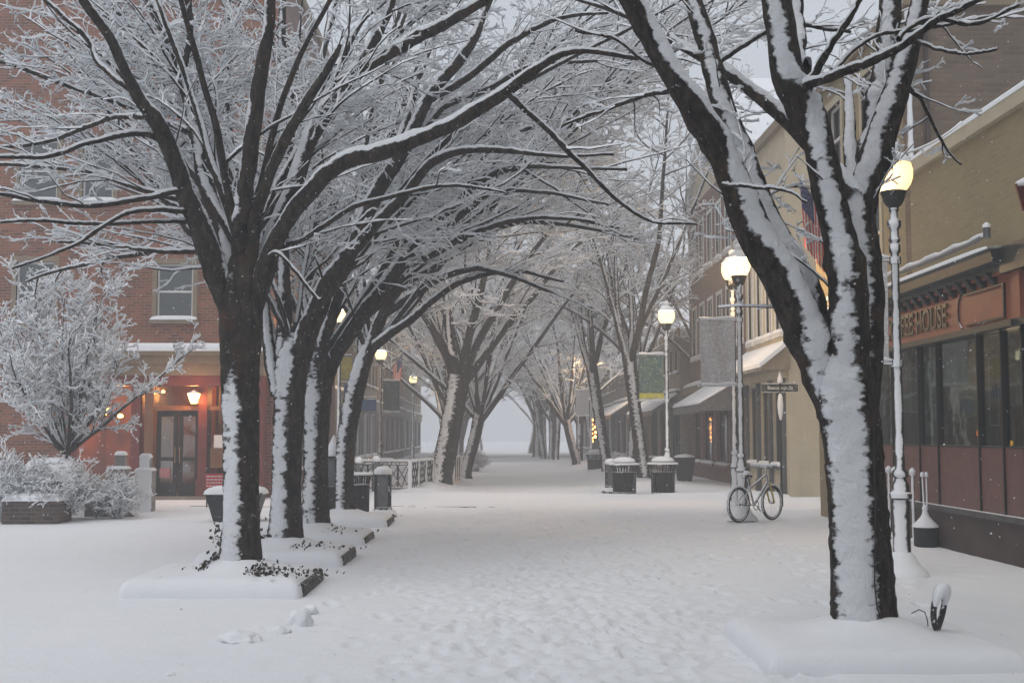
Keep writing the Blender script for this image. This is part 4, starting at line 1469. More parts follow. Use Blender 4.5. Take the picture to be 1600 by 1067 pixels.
# information kiosk on a post
o = thing("notice_box", "roofed notice box on a post capped with a pointed snow heap", "notice box", (X(522, 22.3), 22.3, 0))
MB().lathe([(-.1, .11), (.55, .10), (.62, .17), (.66, .2), (.68, .2)], n=4, sq=True).build("pedestal", M_IRON, o, bevel=.01)
MB().box(-.17, -.17, .685, .17, .17, 1.18).build("body", M_GREYM, o, bevel=.01)
f = MB()
for s in (-1, 1):
    for q in (-1, 1):
        f.box(s * .17 - .018, q * .17 - .018, .69, s * .17 + .018, q * .17 + .018, 1.19)
f.build("corner_frame", M_IRONC, o)
MB().lathe([(1.19, .20), (1.22, .20), (1.26, .18)], n=4, sq=True).build("roof", M_IRONC, o)
MB().lathe([(1.225, .215), (1.27, .22), (1.36, .16), (1.44, .09), (1.52, .05), (1.60, .015), (1.61, .004)], n=14).build("snow_cap", M_SNOW, o, smooth=True)

# tapered planter behind the first tree
o = thing("tub_planter", "long dark tub planter behind the first tree of the left row", "planter", (X(371, 23.0), 23.0, 0))
m = MB()
m.add([(-.38, -.2, 0), (.38, -.2, 0), (.38, .2, 0), (-.38, .2, 0), (-.52, -.28, .5), (.52, -.28, .5), (.52, .28, .5), (-.52, .28, .5)], [(0, 3, 2, 1), (4, 5, 6, 7), (0, 1, 5, 4), (1, 2, 6, 5), (2, 3, 7, 6), (3, 0, 4, 7)])
m.build("tub", M_IRONC, o, bevel=.01)
MB().box(-.54, -.30, .5, .54, .30, .54).build("tub_rim", M_IRONC, o, bevel=.008)
MB().pillow(-.56, -.32, .56, .32, .53, .13, 12, 8).build("snow", M_SNOW, o, smooth=True)
o = thing("notice_board_sign", "small red sign with white lettering low by the restaurant front", "sign", (X(338, 27.5), 27.5, 0))
MB().box(-.22, -.012, .42, .22, .012, .74).build("panel", M_RED, o)
m = MB()
rr = random.Random(3)
for r_ in range(4):
    x = -.19
    while x < .16:
        w = rr.uniform(.03, .08)
        m.box(x, -.016, .46 + r_ * .07, x + w, -.0125, .485 + r_ * .07)
        x += w + .02
    m.box(-.2, -.015, .4605 + r_ * .07, .18, -.0128, .463 + r_ * .07)
m.box(-.203, -.0145, .46, -.2, -.0128, .70)
m.build("white_marks", M_PAPERW, o)
MB().box(-.2, -.01, -.1, -.17, .01, .42).box(.17, -.01, -.1, .2, .01, .42).build("stake", M_IRONC, o)

# cigarette urn beside the coffee house
p = GP(1449, 853)
o = thing("ash_urn", "snow-topped ash urn with a thin pole beside the coffee house wall", "ash urn", (p.x - .02, p.y, 0))
MB().lathe([(-.05, .165), (.26, .17), (.28, .175)], n=20).build("urn", M_IRONC, o, smooth=True)
MB().lathe([(.275, .19), (.30, .185), (.36, .12), (.43, .06), (.50, .035), (.55, .045), (.58, .03), (.60, .01)], n=20).build("snow_cone", M_SNOW, o, smooth=True)
MB().tube([(-.012, 0, .5), (-.03, 0, 1.02)], .012, 6).tube([(.03, 0, .5), (.03, 0, 1.02)], .012, 6).build("pole", M_POST, o)
MB().lathe([(1.0, .03), (1.04, .03), (1.07, .015)], (-.03, 0, 0), 8).lathe([(1.0, .03), (1.04, .03), (1.07, .015)], (.03, 0, 0), 8).build("pole_snow", M_SNOW, o)
# snowy posts of a folded barrier behind the near lamp
for (px, Y, lab) in ((1387, 19.4, "leftmost snowy iron post behind the nearest lamp"), (1396, 18.9, "middle snowy iron post close behind the nearest lamp"), (1424, 18.2, "right snowy iron post between the nearest lamp and the ash urn")):
    o = thing("barrier_post", lab, "post", (X(px, Y), Y, 0), "snowy iron posts by the coffee house")
    MB().lathe([(-.1, .1), (.05, .1), (.08, .03), (1.02, .025)], n=10).build("shaft", M_POST, o, smooth=True)
    MB().lathe([(1.0, .03), (1.03, .05), (1.08, .05), (1.12, .01)], n=10).build("snow_cap", M_SNOW, o, smooth=True)

# ------------------------------------------------------------------ buildings


def wall(mb, ax, c, a0, a1, z0, z1, holes, th=.25, inward=1):
    """a wall in the plane x=c (ax 'x', running along y) or y=c (ax 'y', running along x) with openings (a0,a1,z0,z1)"""
    cuts = sorted({a0, a1, *[h[0] for h in holes], *[h[1] for h in holes]})
    for i in range(len(cuts) - 1):
        s0, s1 = cuts[i], cuts[i + 1]
        hs = sorted([(h[2], h[3]) for h in holes if h[0] <= s0 + 1e-6 and h[1] >= s1 - 1e-6])
        z = z0
        for h0, h1 in hs + [(z1, z1)]:
            if h0 > z + 1e-6:
                if ax == 'x':
                    mb.box(c, s0, z, c + th * inward, s1, h0)
                else:
                    mb.box(s0, c, z, s1, c + th * inward, h0)
            z = max(z, h1)
    return mb


def abox(mb, ax, c, d0, d1, a0, a1, z0, z1):
    """box by its wall's plane: depth d0..d1 behind the plane, a0..a1 along it"""
    if ax[0] == 'x':
        return mb.box(c + d0, a0, z0, c + d1, a1, z1)
    return mb.box(a0, c + d0, z0, a1, c + d1, z1)


def window(root, ax, c, a0, a1, z0, z1, inward, frame=M_WHITE, trim=M_TAN, sash=True, cols=1, sill=True, glassm=M_GLASS_DK, label=None, curtain=None, snowy=True):
    i = inward
    f = MB()
    w = .05
    for (p, q, r, s) in ((a0, a0 + w, z0, z1), (a1 - w, a1, z0, z1), (a0 + w, a1 - w, z1 - w, z1), (a0 + w, a1 - w, z0, z0 + w)):
        abox(f, ax, c, .07 * i, .13 * i, p, q, r, s)
    if sash:
        zm = (z0 + z1) / 2
        abox(f, ax, c, .06 * i, .12 * i, a0 + w, a1 - w, zm - .025, zm + .025)
    for k in range(1, cols):
        am = a0 + (a1 - a0) * k / cols
        abox(f, ax, c, .075 * i, .12 * i, am - .015, am + .015, z0 + w, z1 - w)
    fo = wpart("window", f, frame, root)
    g = MB()
    abox(g, ax, c, .10 * i, .105 * i, a0 + w, a1 - w, z0 + w, z1 - w)
    go = wpart("pane", g, glassm, None)
    go.parent = fo
    go.location = (-root.location[0], -root.location[1], -root.location[2])
    b = MB()
    abox(b, ax, c, .5 * i, .52 * i, a0 - .1, a1 + .1, z0 - .1, z1 + .1)
    bo = wpart("room_back", b, curtain or M_ROOM, None)
    bo.parent = fo
    bo.location = go.location
    if trim:
        t = MB()
        for (p, q, r, s) in ((a0 - .12, a0, z0, z1), (a1, a1 + .12, z0, z1), (a0 - .12, a1 + .12, z1, z1 + .14)):
            abox(t, ax, c, -.02 * i, .06 * i, p, q, r, s)
        to = wpart("trim", t, trim, None)
        to.parent = fo
        to.location = go.location
    if sill:
        s = MB()
        abox(s, ax, c, -.10 * i, .12 * i, a0 - .15, a1 + .15, z0 - .12, z0)
        so = wpart("sill", s, trim or frame, None)
        so.parent = fo
        so.location = go.location
        if snowy:
            p = MB()
            if ax == 'x':
                p.pillow(min(c - .12 * i, c + .06 * i), a0 - .15, max(c - .12 * i, c + .06 * i), a1 + .15, z0, .09, 8, 6)
            else:
                p.pillow(a0 - .15, min(c - .12 * i, c + .06 * i), a1 + .15, max(c - .12 * i, c + .06 * i), z0, .09, 8, 6)
            po = wpart("sill_snow", p, M_SNOW, None, smooth=True)
            po.parent = fo
            po.location = go.location
    return fo


def building(name, label, x, y, cat="building", group=None):
    return thing(name, label, cat, (x, y, 0), group)


def slab_snow(root, x0, y0, x1, y1, z, h=.16, name="roof_snow"):
    return wpart(name, MB().pillow(x0, y0, x1, y1, z, h, 14, 14), M_SNOW, root, smooth=True)


# ---- the brick corner building with the restaurant, left
LY = 31.5
LXE = -5.85
lb = building("brick_building", "orange-red brick corner building with a lit restaurant on its ground floor", -12, LY)
wins = [(X(18, LY), X(78, LY), 4.5, 6.1), (X(240, LY), X(297, LY), 4.6, 6.05), (-7.15, -6.3, 4.6, 6.05)]
wins += [(a, b, 7.7, 9.3) for a, b, _, _ in wins] + [(-15.6, -14.6, 4.5, 6.1), (-15.6, -14.6, 7.7, 9.3), (-10.9, -10.1, 7.7, 9.3)]
shop = (X(108, LY), -6.05, 0.0, 3.35)
wpart("wall", wall(MB(), 'y', LY, -21, LXE, -.2, 14.2, wins + [shop], .3), M_BRICK_L, lb)
swins = [(y, y + 1.0, z, z + 1.5) for y in (33.5, 36.5, 39.5) for z in (4.6, 7.7)]
sshop = [(y, y + 2.6, .6, 2.7) for y in (32.4, 36.0, 39.6)]
wpart("side_wall", wall(MB(), 'x', LXE, LY + .302, 43.4, -.2, 14.2, swins + sshop, .3, -1), M_BRICK_S, lb)
wpart("rear_wall", MB().box(-21, 43.1, -.2, LXE - .302, 43.4, 14.2).box(-21, LY + .302, -.2, -20.7, 43.098, 14.2), M_BRICK_S, lb)
wpart("parapet", MB().box(-21.1, LY - .12, 14.2, LXE + .12, 43.5, 14.45), M_TAN, lb)
slab_snow(lb, -21.1, LY - .12, LXE + .12, 43.5, 14.45)
for k_, (a, b, c, d) in enumerate(wins):
    window(lb, 'y', LY, a, b, c, d, 1, curtain=M_TAUPE if k_ == 1 else M_DARK)
for a, b, c, d in swins:
    window(lb, 'x', LXE, a, b, c, d, -1, curtain=M_DARK)
for a, b, c, d in sshop:
    window(lb, 'x', LXE, a, b, c, d, -1, frame=M_REDP, trim=None, cols=2, sash=False, curtain=M_ROOMR)
# restaurant front: cornice, red frieze, pilasters, door and show windows
sx0, sx1 = shop[0], shop[1]
FY = LY - .45
wpart("shop_cornice", MB().box(sx0 - .1, FY - .35, 3.62, sx1 + .15, LY, 3.74).box(sx0 - .05, FY - .22, 3.42, sx1 + .1, LY, 3.618).box(sx0, FY - .08, 3.12, sx1 + .05, LY, 3.418), M_TAN, lb)
slab_snow(lb, sx0 - .12, FY - .38, sx1 + .17, LY - .01, 3.74, .2, "cornice_snow")
wpart("frieze", MB().box(sx0, FY - .04, 2.86, sx1 + .05, LY, 3.118), M_REDP, lb)
pil = [sx0 + .02, X(205, FY), X(226, FY), X(310, FY), X(342, FY) + .35, sx1 - .16]
for q in pil:
    wpart("pilaster", MB().box(q, FY - .05, 0, q + .22, LY - .003, 2.858).box(q - .03, FY - .08, 0, q + .25, FY - .052, .5), M_REDP if q != pil[2] else M_WOOD, lb)
for a, b in ((0, 1), (3, 4), (4, 5)):
    wpart("stall_riser", MB().box(pil[a] + .222, FY, 0, pil[b] - .002, LY, .62), M_BROWN, lb)
wpart("transom_bar", MB().box(pil[2] + .222, FY, 2.24, pil[3] - .002, FY + .08, 2.34).box(pil[3] + .222, FY, 2.24, pil[4] - .002, FY + .08, 2.34).box(pil[4] + .222, FY, 2.24, pil[5] - .002, FY + .08, 2.34), M_WOOD, lb)
for a, b, z in ((pil[0] + .222, pil[1] - .002, .62), (pil[3] + .222, pil[4] - .002, .62), (pil[4] + .222, pil[5] - .002, .62), (pil[2] + .222, pil[3] - .002, 2.36)):
    wpart("show_window", MB().box(a, FY + .03, z, b, FY + .035, 2.856 if z > 1 else 2.238 if a > pil[2] else 2.856), M_GLASS_S, lb)
dx0, dx1 = pil[2] + .224, pil[3] - .004
dm = (dx0 + dx1) / 2
for (a, b) in ((dx0 + .02, dm - .01), (dm + .01, dx1 - .02)):
    d = MB()
    for (p, q, r, s) in ((a, a + .11, .05, 2.23), (b - .11, b, .05, 2.23), (a + .11, b - .11, 2.08, 2.23), (a + .11, b - .11, .05, .4), (a + .11, b - .11, .95, 1.05)):
        d.box(p, FY + .22, r, q, FY + .27, s)
    do = wpart("door", d, M_DARK, lb)
    gl = wpart("door_pane", MB().box(a + .11, FY + .24, .4, b - .11, FY + .245, 2.08), M_GLASS, None)
    gl.parent = do
    gl.location = (12, -LY, 0)
    hd = wpart("handle", MB().tube([(b - .05 if a < dm - .3 else a + .05, FY + .17, .9), (b - .05 if a < dm - .3 else a + .05, FY + .17, 1.3)], .012, 6), M_GILT, None)
    hd.parent = do
    hd.location = (12, -LY, 0)
wpart("door_step", MB().box(sx0, FY - .3, -.1, sx1 + .05, FY - .09, .07), M_TAUPE, lb)
wpart("inner_room", MB().box(sx0, LY + 3.0, 0, sx1, LY + 3.1, 3.4).box(sx0, LY + .31, 3.35, sx1, LY + 3, 3.4).box(sx0 - .1, LY + .31, 0, sx0, LY + 3.1, 3.4).box(sx1, LY + .31, 0, sx1 + .05, LY + 3.1, 3.4).box(sx0, LY + .31, -.05, sx1, LY + 3, 0), M_ROOMR, lb)
wpart("room_divider", MB().box(pil[1] + .05, LY + .31, 0, pil[1] + .12, LY + 2.9, 3.3).box(pil[3] + .05, LY + 1.2, 0, pil[3] + .12, LY + 2.9, 3.3), M_ROOM, lb)
wpart("leaning_board", MB().tube([(dm + .25, LY + .6, .1), (dm + .45, LY + .75, 2.1)], .06, 4), M_WOOD, lb)
for k_, (px, py, Y, r) in enumerate(((160, 646, 32.6, .11), (172, 641, 33.2, .10), (133, 650, 33.0, .09), (188, 650, 33.4, .08), (255, 612, 33.0, .05))):
    p = P(px, py, Y)
    o = wpart("pendant_lamp", MB().lathe([(-r * .6, r * .4), (-r * .2, r), (r * .3, r * .9), (r * .8, r * .3)], p, 12), M_WARM, lb, smooth=True)
for (x_, y_, z_, e_) in ((-10.2, LY + 1.2, 2.5, 280), (-8.3, LY + 1.6, 2.7, 110), (-6.9, LY + 1.3, 2.6, 35)):
    pl = bpy.data.objects.new("room_light", bpy.data.lights.new("room_light", 'POINT'))
    pl.data.energy, pl.data.color, pl.data.shadow_soft_size = e_, (1.0, .38, .10), .1
    pl.parent = lb
    pl.location = (x_ + 12, y_ - LY, z_)
    COL.objects.link(pl)
p = P(303, 622, FY - .16)
pl = bpy.data.objects.new("lantern_light", bpy.data.lights.new("lantern_light", 'POINT'))
pl.data.energy, pl.data.color, pl.data.shadow_soft_size = 40, (1.0, .45, .14), .08
pl.parent = lb
pl.location = (p.x + 12, p.y - LY - .25, p.z + .02)
COL.objects.link(pl)
wl = wpart("wall_lantern", MB().lathe([(-.13, .06), (.10, .13), (.11, .13)], p, 4, sq=True), emit("lantern_glow", (1.0, .48, .12), 22.0), lb)
lcap = wpart("lantern_cap", MB().lathe([(.115, .15), (.17, .05), (.20, .02)], p, 4, sq=True).lathe([(-.17, .03), (-.135, .07)], p, 4, sq=True).box(p.x - .015, p.y, p.z + .12, p.x + .015, FY - .051, p.z + .15), M_DARK, None)
lcap.parent = wl
lcap.location = (12, -LY, 0)
for (px, py, w, h) in ((341, 690, .22, .34), (341, 715, .40, .5)):
    p = P(px, py, FY + .02)
    wpart("window_notice", MB().box(p.x - w / 2, FY + .015, p.z - h / 2, p.x + w / 2, FY + .028, p.z + h / 2), M_PAPERW if py == 690 else M_WOOD, lb)
p = P(253, 739, FY - .05)
wpart("door_notice", MB().box(p.x - .13, FY + .195, p.z - .12, p.x + .13, FY + .215, p.z + .12), mat("pink_notice", (.5, .22, .24)), lb)

# ---- the left row beyond it


def row_building(name, label, xw, sgn, y0, y1, h, wm, gm=M_DARK, n=3, floors=2, awn=False, aw_m=None, fasc=M_GREY, roof=False, warm=False):
    """a shop building with its front in the plane x=xw; sgn -1: it lies to the left"""
    b = building(name, label, xw, y0, group="shop buildings along the far street")
    bay = (y1 - y0) / n
    holes, shops = [], []
    for k in range(n):
        a = y0 + k * bay + bay * .13
        shops.append((a, a + bay * .74, .55, 2.75))
        for f in range(1, floors):
            for q in (.18, .62):
                a2 = y0 + k * bay + bay * q
                holes.append((a2, a2 + min(.95, bay * .24), 4.2 + (f - 1) * 3.1, 5.9 + (f - 1) * 3.1))
    wpart("wall", wall(MB(), 'x', xw, y0, y1, -.2, h, holes + shops, .25, sgn), wm, b)
    xo = xw + sgn * 8
    wpart("side_wall", MB().box(xw + sgn * .252, y0, -.2, xo, y0 + .25, h).box(xw + sgn * .252, y1 - .25, -.2, xo, y1, h).box(xo - .1, y0 + .252, -.2, xo + .1, y1 - .252, h), wm, b)
    wpart("cornice", MB().box(xw - sgn * .22, y0 - .05, h, xo, y1 + .05, h + .2).box(xw - sgn * .1, y0, h - .25, xw - sgn * .003, y1, h - .003), fasc, b)
    wpart("shop_fascia", MB().box(xw - sgn * .12, y0 + .1, 2.85, xw - sgn * .003, y1 - .1, 3.35).box(xw - sgn * .2, y0 + .05, 3.352, xw - sgn * .003, y1 - .05, 3.45), fasc, b)
    slab_snow(b, min(xw - sgn * .25, xo), y0 - .06, max(xw - sgn * .25, xo), y1 + .06, h + .2)
    slab_snow(b, min(xw - sgn * .21, xw), y0 + .04, max(xw - sgn * .21, xw), y1 - .04, 3.45, .12, "fascia_snow")
    for a0, a1, z0, z1 in holes:
        window(b, 'x', xw, a0, a1, z0, z1, sgn, curtain=M_DARK)
    for a0, a1, z0, z1 in shops:
        window(b, 'x', xw, a0, a1, z0, z1, sgn, frame=gm, trim=None, cols=3, sash=False, curtain=M_ROOM if not warm else M_ROOMR)
    if awn:
        for k in range(n):
            a0, a1 = y0 + k * bay + .15, y0 + (k + 1) * bay - .15
            o_ = 1.15
            m = MB()
            m.add([(xw - sgn * .01, a0, 3.35), (xw - sgn * .01, a1, 3.35), (xw - sgn * o_, a1, 2.62), (xw - sgn * o_, a0, 2.62), (xw - sgn * o_, a1, 2.42), (xw - sgn * o_, a0, 2.42),
                   (xw - sgn * .01, a0, 3.29), (xw - sgn * .01, a1, 3.29), (xw - sgn * (o_ - .03), a1, 2.58), (xw - sgn * (o_ - .03), a0, 2.58), (xw - sgn * (o_ - .03), a1, 2.42), (xw - sgn * (o_ - .03), a0, 2.42)],
                  [(0, 1, 2, 3), (3, 2, 4, 5), (6, 9, 8, 7), (9, 11, 10, 8), (0, 3, 9, 6), (3, 5, 11, 9), (1, 7, 8, 2), (2, 8, 10, 4), (0, 6, 7, 1), (5, 4, 10, 11)])
            ao = wpart("awning", m, aw_m or M_GREYM, b)
            s = MB()
            s.add([(xw - sgn * .01, a0 - .02, 3.36), (xw - sgn * .01, a1 + .02, 3.36), (xw - sgn * (o_ + .02), a1 + .02, 2.60), (xw - sgn * (o_ + .02), a0 - .02, 2.60),
                   (xw - sgn * .01, a0 + .02, 3.47), (xw - sgn * .01, a1 - .02, 3.47), (xw - sgn * (o_ - .05), a1 - .02, 2.73), (xw - sgn * (o_ - .05), a0 + .02, 2.73)],
                  [(0, 3, 2, 1), (4, 5, 6, 7), (0, 4, 7, 3), (1, 2, 6, 5), (3, 7, 6, 2), (0, 1, 5, 4)])
            so = wpart("awning_snow", s, M_SNOW, None, bevel=.03)
            so.parent = ao
            so.location = (-xw, -y0, 0)
    return b


row_building("shop_building", "grey shop building right behind the brick restaurant building", -6.6, -1, 43.8, 55, 7.4, M_TAUPE, M_PILAST, 4, 2)
row_building("shop_building", "pale stone shopfront behind the flag on the left", -6.9, -1, 55.4, 69, 8.6, M_GREY, M_WHITE, 4, 2)
row_building("shop_building", "dim brick shop building near the far end of the left row", -6.9, -1, 69.4, 88, 9.8, M_BRICK_S, M_PILAST, 5, 3)
row_building("shop_building", "farthest faint building of the left row", -7.2, -1, 88.4, 112, 8.0, M_GREY, M_PILAST, 5, 2)

# ---- right: the mustard building with the coffee house
WX = 6.42
cb_ = building("coffee_house_building", "mustard-painted brick building with a terracotta and maroon coffee house front", WX, 14)
top = 5.62
wpart("low_wing_wall", wall(MB(), 'x', WX, 4.0, 18.7, -.2, top, [(14.2, 18.7, -.2, 3.9)], .3, 1), M_MUSTARD, cb_)
wpart("low_wing_coping", MB().box(WX - .09, 4.0, top, WX + .4, 18.69, top + .2), M_CREAM, cb_)
wpart("coping_snow", MB().pillow(WX - .1, 4.0, WX + .42, 18.69, top + .2, .10, 14, 30), M_SNOW, cb_, smooth=True)
wpart("low_roof", MB().box(WX + .3, 4.0, top - .6, 16, 18.69, top - .4), M_SNOW, cb_)
wpart("tall_wing_wall", wall(MB(), 'x', WX, 18.95, 24.4, -.2, 8.35, [(18.95, 22.6, -.2, 3.9), (20.2, 21.1, 4.2, 5.9), (22.4, 23.3, 4.2, 5.9), (20.2, 21.1, 6.6, 7.9), (22.4, 23.3, 6.6, 7.9)], .3, 1), M_MUSTARD, cb_)
for a in (20.2, 22.4):
    window(cb_, 'x', WX, a, a + .9, 4.2, 5.9, 1, trim=M_CREAM)
    window(cb_, 'x', WX, a, a + .9, 6.6, 7.9, 1, trim=M_CREAM)
wpart("tall_side_wall", MB().box(WX, 18.70, 3.9, 16, 18.948, 8.35), M_BROWN, cb_)
wpart("tall_rear_wall", MB().box(WX + .31, 24.15, -.2, 16, 24.4, 8.35), M_BROWN, cb_)
wpart("tall_coping", MB().box(WX - .1, 18.6, 8.352, 16.1, 19.1, 8.5).box(WX - .1, 19.102, 8.352, WX + .5, 24.5, 8.5), M_TAN, cb_)
wpart("tall_coping_snow", MB().pillow(WX - .12, 18.58, 16.1, 19.12, 8.5, .12, 12, 20).pillow(WX - .12, 19.12, WX + .5, 24.5, 8.5, .12, 12, 20), M_SNOW, cb_, smooth=True)
wpart("corner_snow", MB().tube([(WX + .02, 18.68, z + .0) for z in np.linspace(top + .3, 8.3, 24)], [.035 + .018 * random.Random(i).random() for i in range(24)], 8), M_SNOW, cb_, smooth=True)
wpart("downpipe", MB().tube([(X(1464, 18.6), 18.64, top + .2), (X(1464, 18.6), 18.64, 8.3)], .04, 8), M_STONE, cb_)
# the shopfront
fx = WX - .02
mull = [Y_ for Y_ in (14.3, 14.75, 15.37, 16.15, 17.67, 18.45, 19.7, 20.9, 22.4)]
wpart("base_course", MB().box(fx - .04, 14.2, -.2, WX + .3, 22.6, .52), M_STONE, cb_)
wpart("base_ledge", MB().box(fx - .10, 14.2, .522, WX + .3, 22.6, .60), mat("grey_ledge", (.085, .085, .085), up=.72, rough=.5), cb_)
for i in range(len(mull) - 1):
    a, b = mull[i] + .018, mull[i + 1] - .018
    wpart("lower_panel", MB().box(fx - .012, a, .602, WX + .28, b, 1.44), M_PANEL, cb_, bevel=.006)
    wpart("glass_pane", MB().box(fx + .02, a, 1.46, fx + .026, b, 2.93), M_GLASS, cb_)
for y in mull:
    wpart("mullion", MB().box(fx - .03, y - .016, .602, fx + .06, y + .016, 2.94), M_DARK, cb_)
wpart("window_sill_bar", MB().box(fx - .018, 14.2, 1.441, fx + .05, 22.6, 1.459), M_DARK, cb_)
wpart("inner_room", MB().box(WX + 3.4, 14.2, 0, WX + 3.5, 22.6, 3.4).box(WX + .3, 14.15, 0, WX + 3.4, 14.2, 3.4).box(WX + .3, 22.6, 0, WX + 3.4, 22.65, 3.4).box(WX + .3, 14.2, 3.3, WX + 3.4, 22.6, 3.4).box(WX + .3, 14.2, -.1, WX + 3.4, 22.6, 0), M_ROOM, cb_)
rr = random.Random(9)
wpart("inner_fitting", MB().box(WX + 2.2, 15.2, 0, WX + 2.9, 17.6, 1.9).box(WX + 1.5, 18.2, 0, WX + 1.6, 18.4, 3.2).box(WX + 2.4, 19, 0, WX + 2.9, 21.6, 2.3), M_WOOD, cb_)
for (px, py, w, h, Y) in ((1458, 610, .55, .9, 18.0), (1490, 600, .42, .75, 17.2), (1520, 605, .5, .8, 16.6), (1452, 640, .3, .8, 18.2), (1422, 615, .4, .6, 19.1), (1590, 600, .3, .5, 14.95)):
    z = Zh(py, Y)
    wpart("poster", MB().box(fx + .032, Y - w / 2, z - h / 2, fx + .036, Y + w / 2, z + h / 2), M_PAPER, cb_)
for (px, py, w, h, Y) in ((1550, 620, .03, 1.1, 15.9), (1593, 627, .14, .30, 14.85), (1382, 635, .12, .3, 20.3)):
    z = Zh(py, Y)
    if w > .05:
        wpart("white_notice", MB().box(fx + .031, Y - w / 2, z - h / 2, fx + .0345, Y + w / 2, z + h / 2), M_PAPERW, cb_)
fz0, fz1, fy0, fy1 = Zh(604, 15.75), Zh(686, 15.75), 15.62, 15.92
wpart("light_frame", MB().box(fx + .031, 15.60, 1.72, fx + .035, 15.62, 2.62).box(fx + .031, 15.90, 1.72, fx + .035, 15.92, 2.62).box(fx + .031, 15.62, 2.60, fx + .035, 15.90, 2.62).box(fx + .031, 15.62, 1.72, fx + .035, 15.90, 1.74), M_PAPERW, cb_)
for (px, py, Y, r, c) in ((1530, 677, 17.0, .045, (1, .22, .04)), (1578, 692, 15.9, .035, (1, .5, .05))):
    p = P(px, py, Y)
    wpart("indoor_lamp", MB().lathe([(-r, r * .5), (0, r), (r, r * .6)], p, 10), emit("indoor_glow", c, 3.0), cb_, smooth=True)
for y_ in (16.2, 19.5):  # added fill lights that brighten the coffee house room, no visible fitting
    pl = bpy.data.objects.new("shop_light", bpy.data.lights.new("shop_light", 'POINT'))
    pl.data.energy, pl.data.color, pl.data.shadow_soft_size = 28, (1.0, .8, .55), .1
    pl.parent = cb_
    pl.location = (2.0, y_ - 14, 2.9)
    COL.objects.link(pl)
for (y_, x_, z_, w_, h_) in ((15.0, 1.2, 0, .5, 1.05), (16.9, 1.0, 0, .55, .8), (18.0, 1.3, 0, .5, 1.1), (19.3, 1.1, 0, .6, .8), (20.6, 1.4, 0, .5, 1.2)):
    wpart("cafe_chair", MB().box(WX + x_, y_, .42, WX + x_ + .4, y_ + .4, .46).box(WX + x_ + .36, y_, .462, WX + x_ + .4, y_ + .4, h_ + .5).box(WX + x_ + .02, y_ + .02, 0, WX + x_ + .06, y_ + .06, .418).box(WX + x_ + .34, y_ + .34, 0, WX + x_ + .38, y_ + .38, .418), M_WOOD, cb_)
for (y_, z_, w_, h_, m_) in ((15.4, 1.9, .9, .7, M_PAPER), (17.2, 1.8, 1.1, .9, M_GREY), (19.0, 2.0, .8, 1.1, M_PAPER), (20.8, 1.7, 1.2, .8, M_GREY)):
    wpart("wall_picture", MB().box(WX + 3.36, y_, z_, WX + 3.39, y_ + w_, z_ + h_), m_, cb_)
FX = WX - .10          # the fascia stands proud
wpart("lintel", MB().box(FX - .06, 14.75, 2.94, WX, 22.6, 3.02).box(FX - .02, 14.2, 2.94, WX, 14.748, 3.02), M_DGREEN, cb_)
wpart("fascia", MB().box(FX, 14.75, 3.022, WX, 22.6, 3.60), M_ORANGE, cb_)
wpart("fascia_panel_rim", MB().box(FX - .03, 15.02, 3.06, FX - .002, 15.06, 3.50).box(FX - .03, 15.06, 3.06, FX - .002, 16.30, 3.085).box(FX - .03, 15.06, 3.475, FX - .002, 16.30, 3.50), M_DARK, cb_)
wpart("fascia_arc", MB().tube([(FX - .005, 16.42 + .17 * math.cos(t), 3.28 + .235 * math.sin(t)) for t in np.linspace(-1.45, 1.45, 12)], .014, 6), M_DARK, cb_)
wpart("end_pilaster", MB().box(FX - .03, 14.55, 3.022, WX, 14.748, 3.75), M_ORANGE, cb_)
t = text("sign_lettering", "COFFEE HOUSE", .46, (FX - .02 - WX, 0, 3.28), (R(90), 0, R(-90)), M_LETTER, cb_, .014, sx=.86, bold=.006)
t.location = (FX - .014 - WX, 18.35 - 14, 3.27)
t2 = text("lettering_edge", "COFFEE HOUSE", .46, (0, 0, 0), (R(90), 0, R(-90)), M_GILT, cb_, .003, sx=.86, bold=.004)
t2.location = (FX - .005 - WX, 18.325 - 14, 3.258)
y = 15.25
while y < 22.3:
    m = MB()
    m.add([(FX - .001, y, 3.50), (FX - .001, y + .11, 3.50), (FX - .001, y + .11, 3.66), (FX - .001, y, 3.66), (FX - .06, y, 3.53), (FX - .06, y + .11, 3.53), (FX - .16, y + .11, 3.66), (FX - .16, y, 3.66)],
          [(0, 1, 2, 3), (4, 7, 6, 5), (0, 4, 5, 1), (3, 2, 6, 7), (0, 3, 7, 4), (1, 5, 6, 2)])
    wpart("cornice_bracket", m, M_DARK, cb_)
    y += .345
CX = WX - .30


def cornice_prof(y0, y1):
    pr = [(WX, 3.64), (CX + .14, 3.64), (CX + .12, 3.72), (CX + .02, 3.76), (CX, 3.88), (CX - .04, 3.94), (WX, 3.94)]
    n = len(pr)
    return MB().add([(a, y0, b) for a, b in pr] + [(a, y1, b) for a, b in pr], [tuple(range(n)), tuple(range(2 * n - 1, n - 1, -1))] + [(i, i + n, (i + 1) % n + n, (i + 1) % n) for i in range(n)])


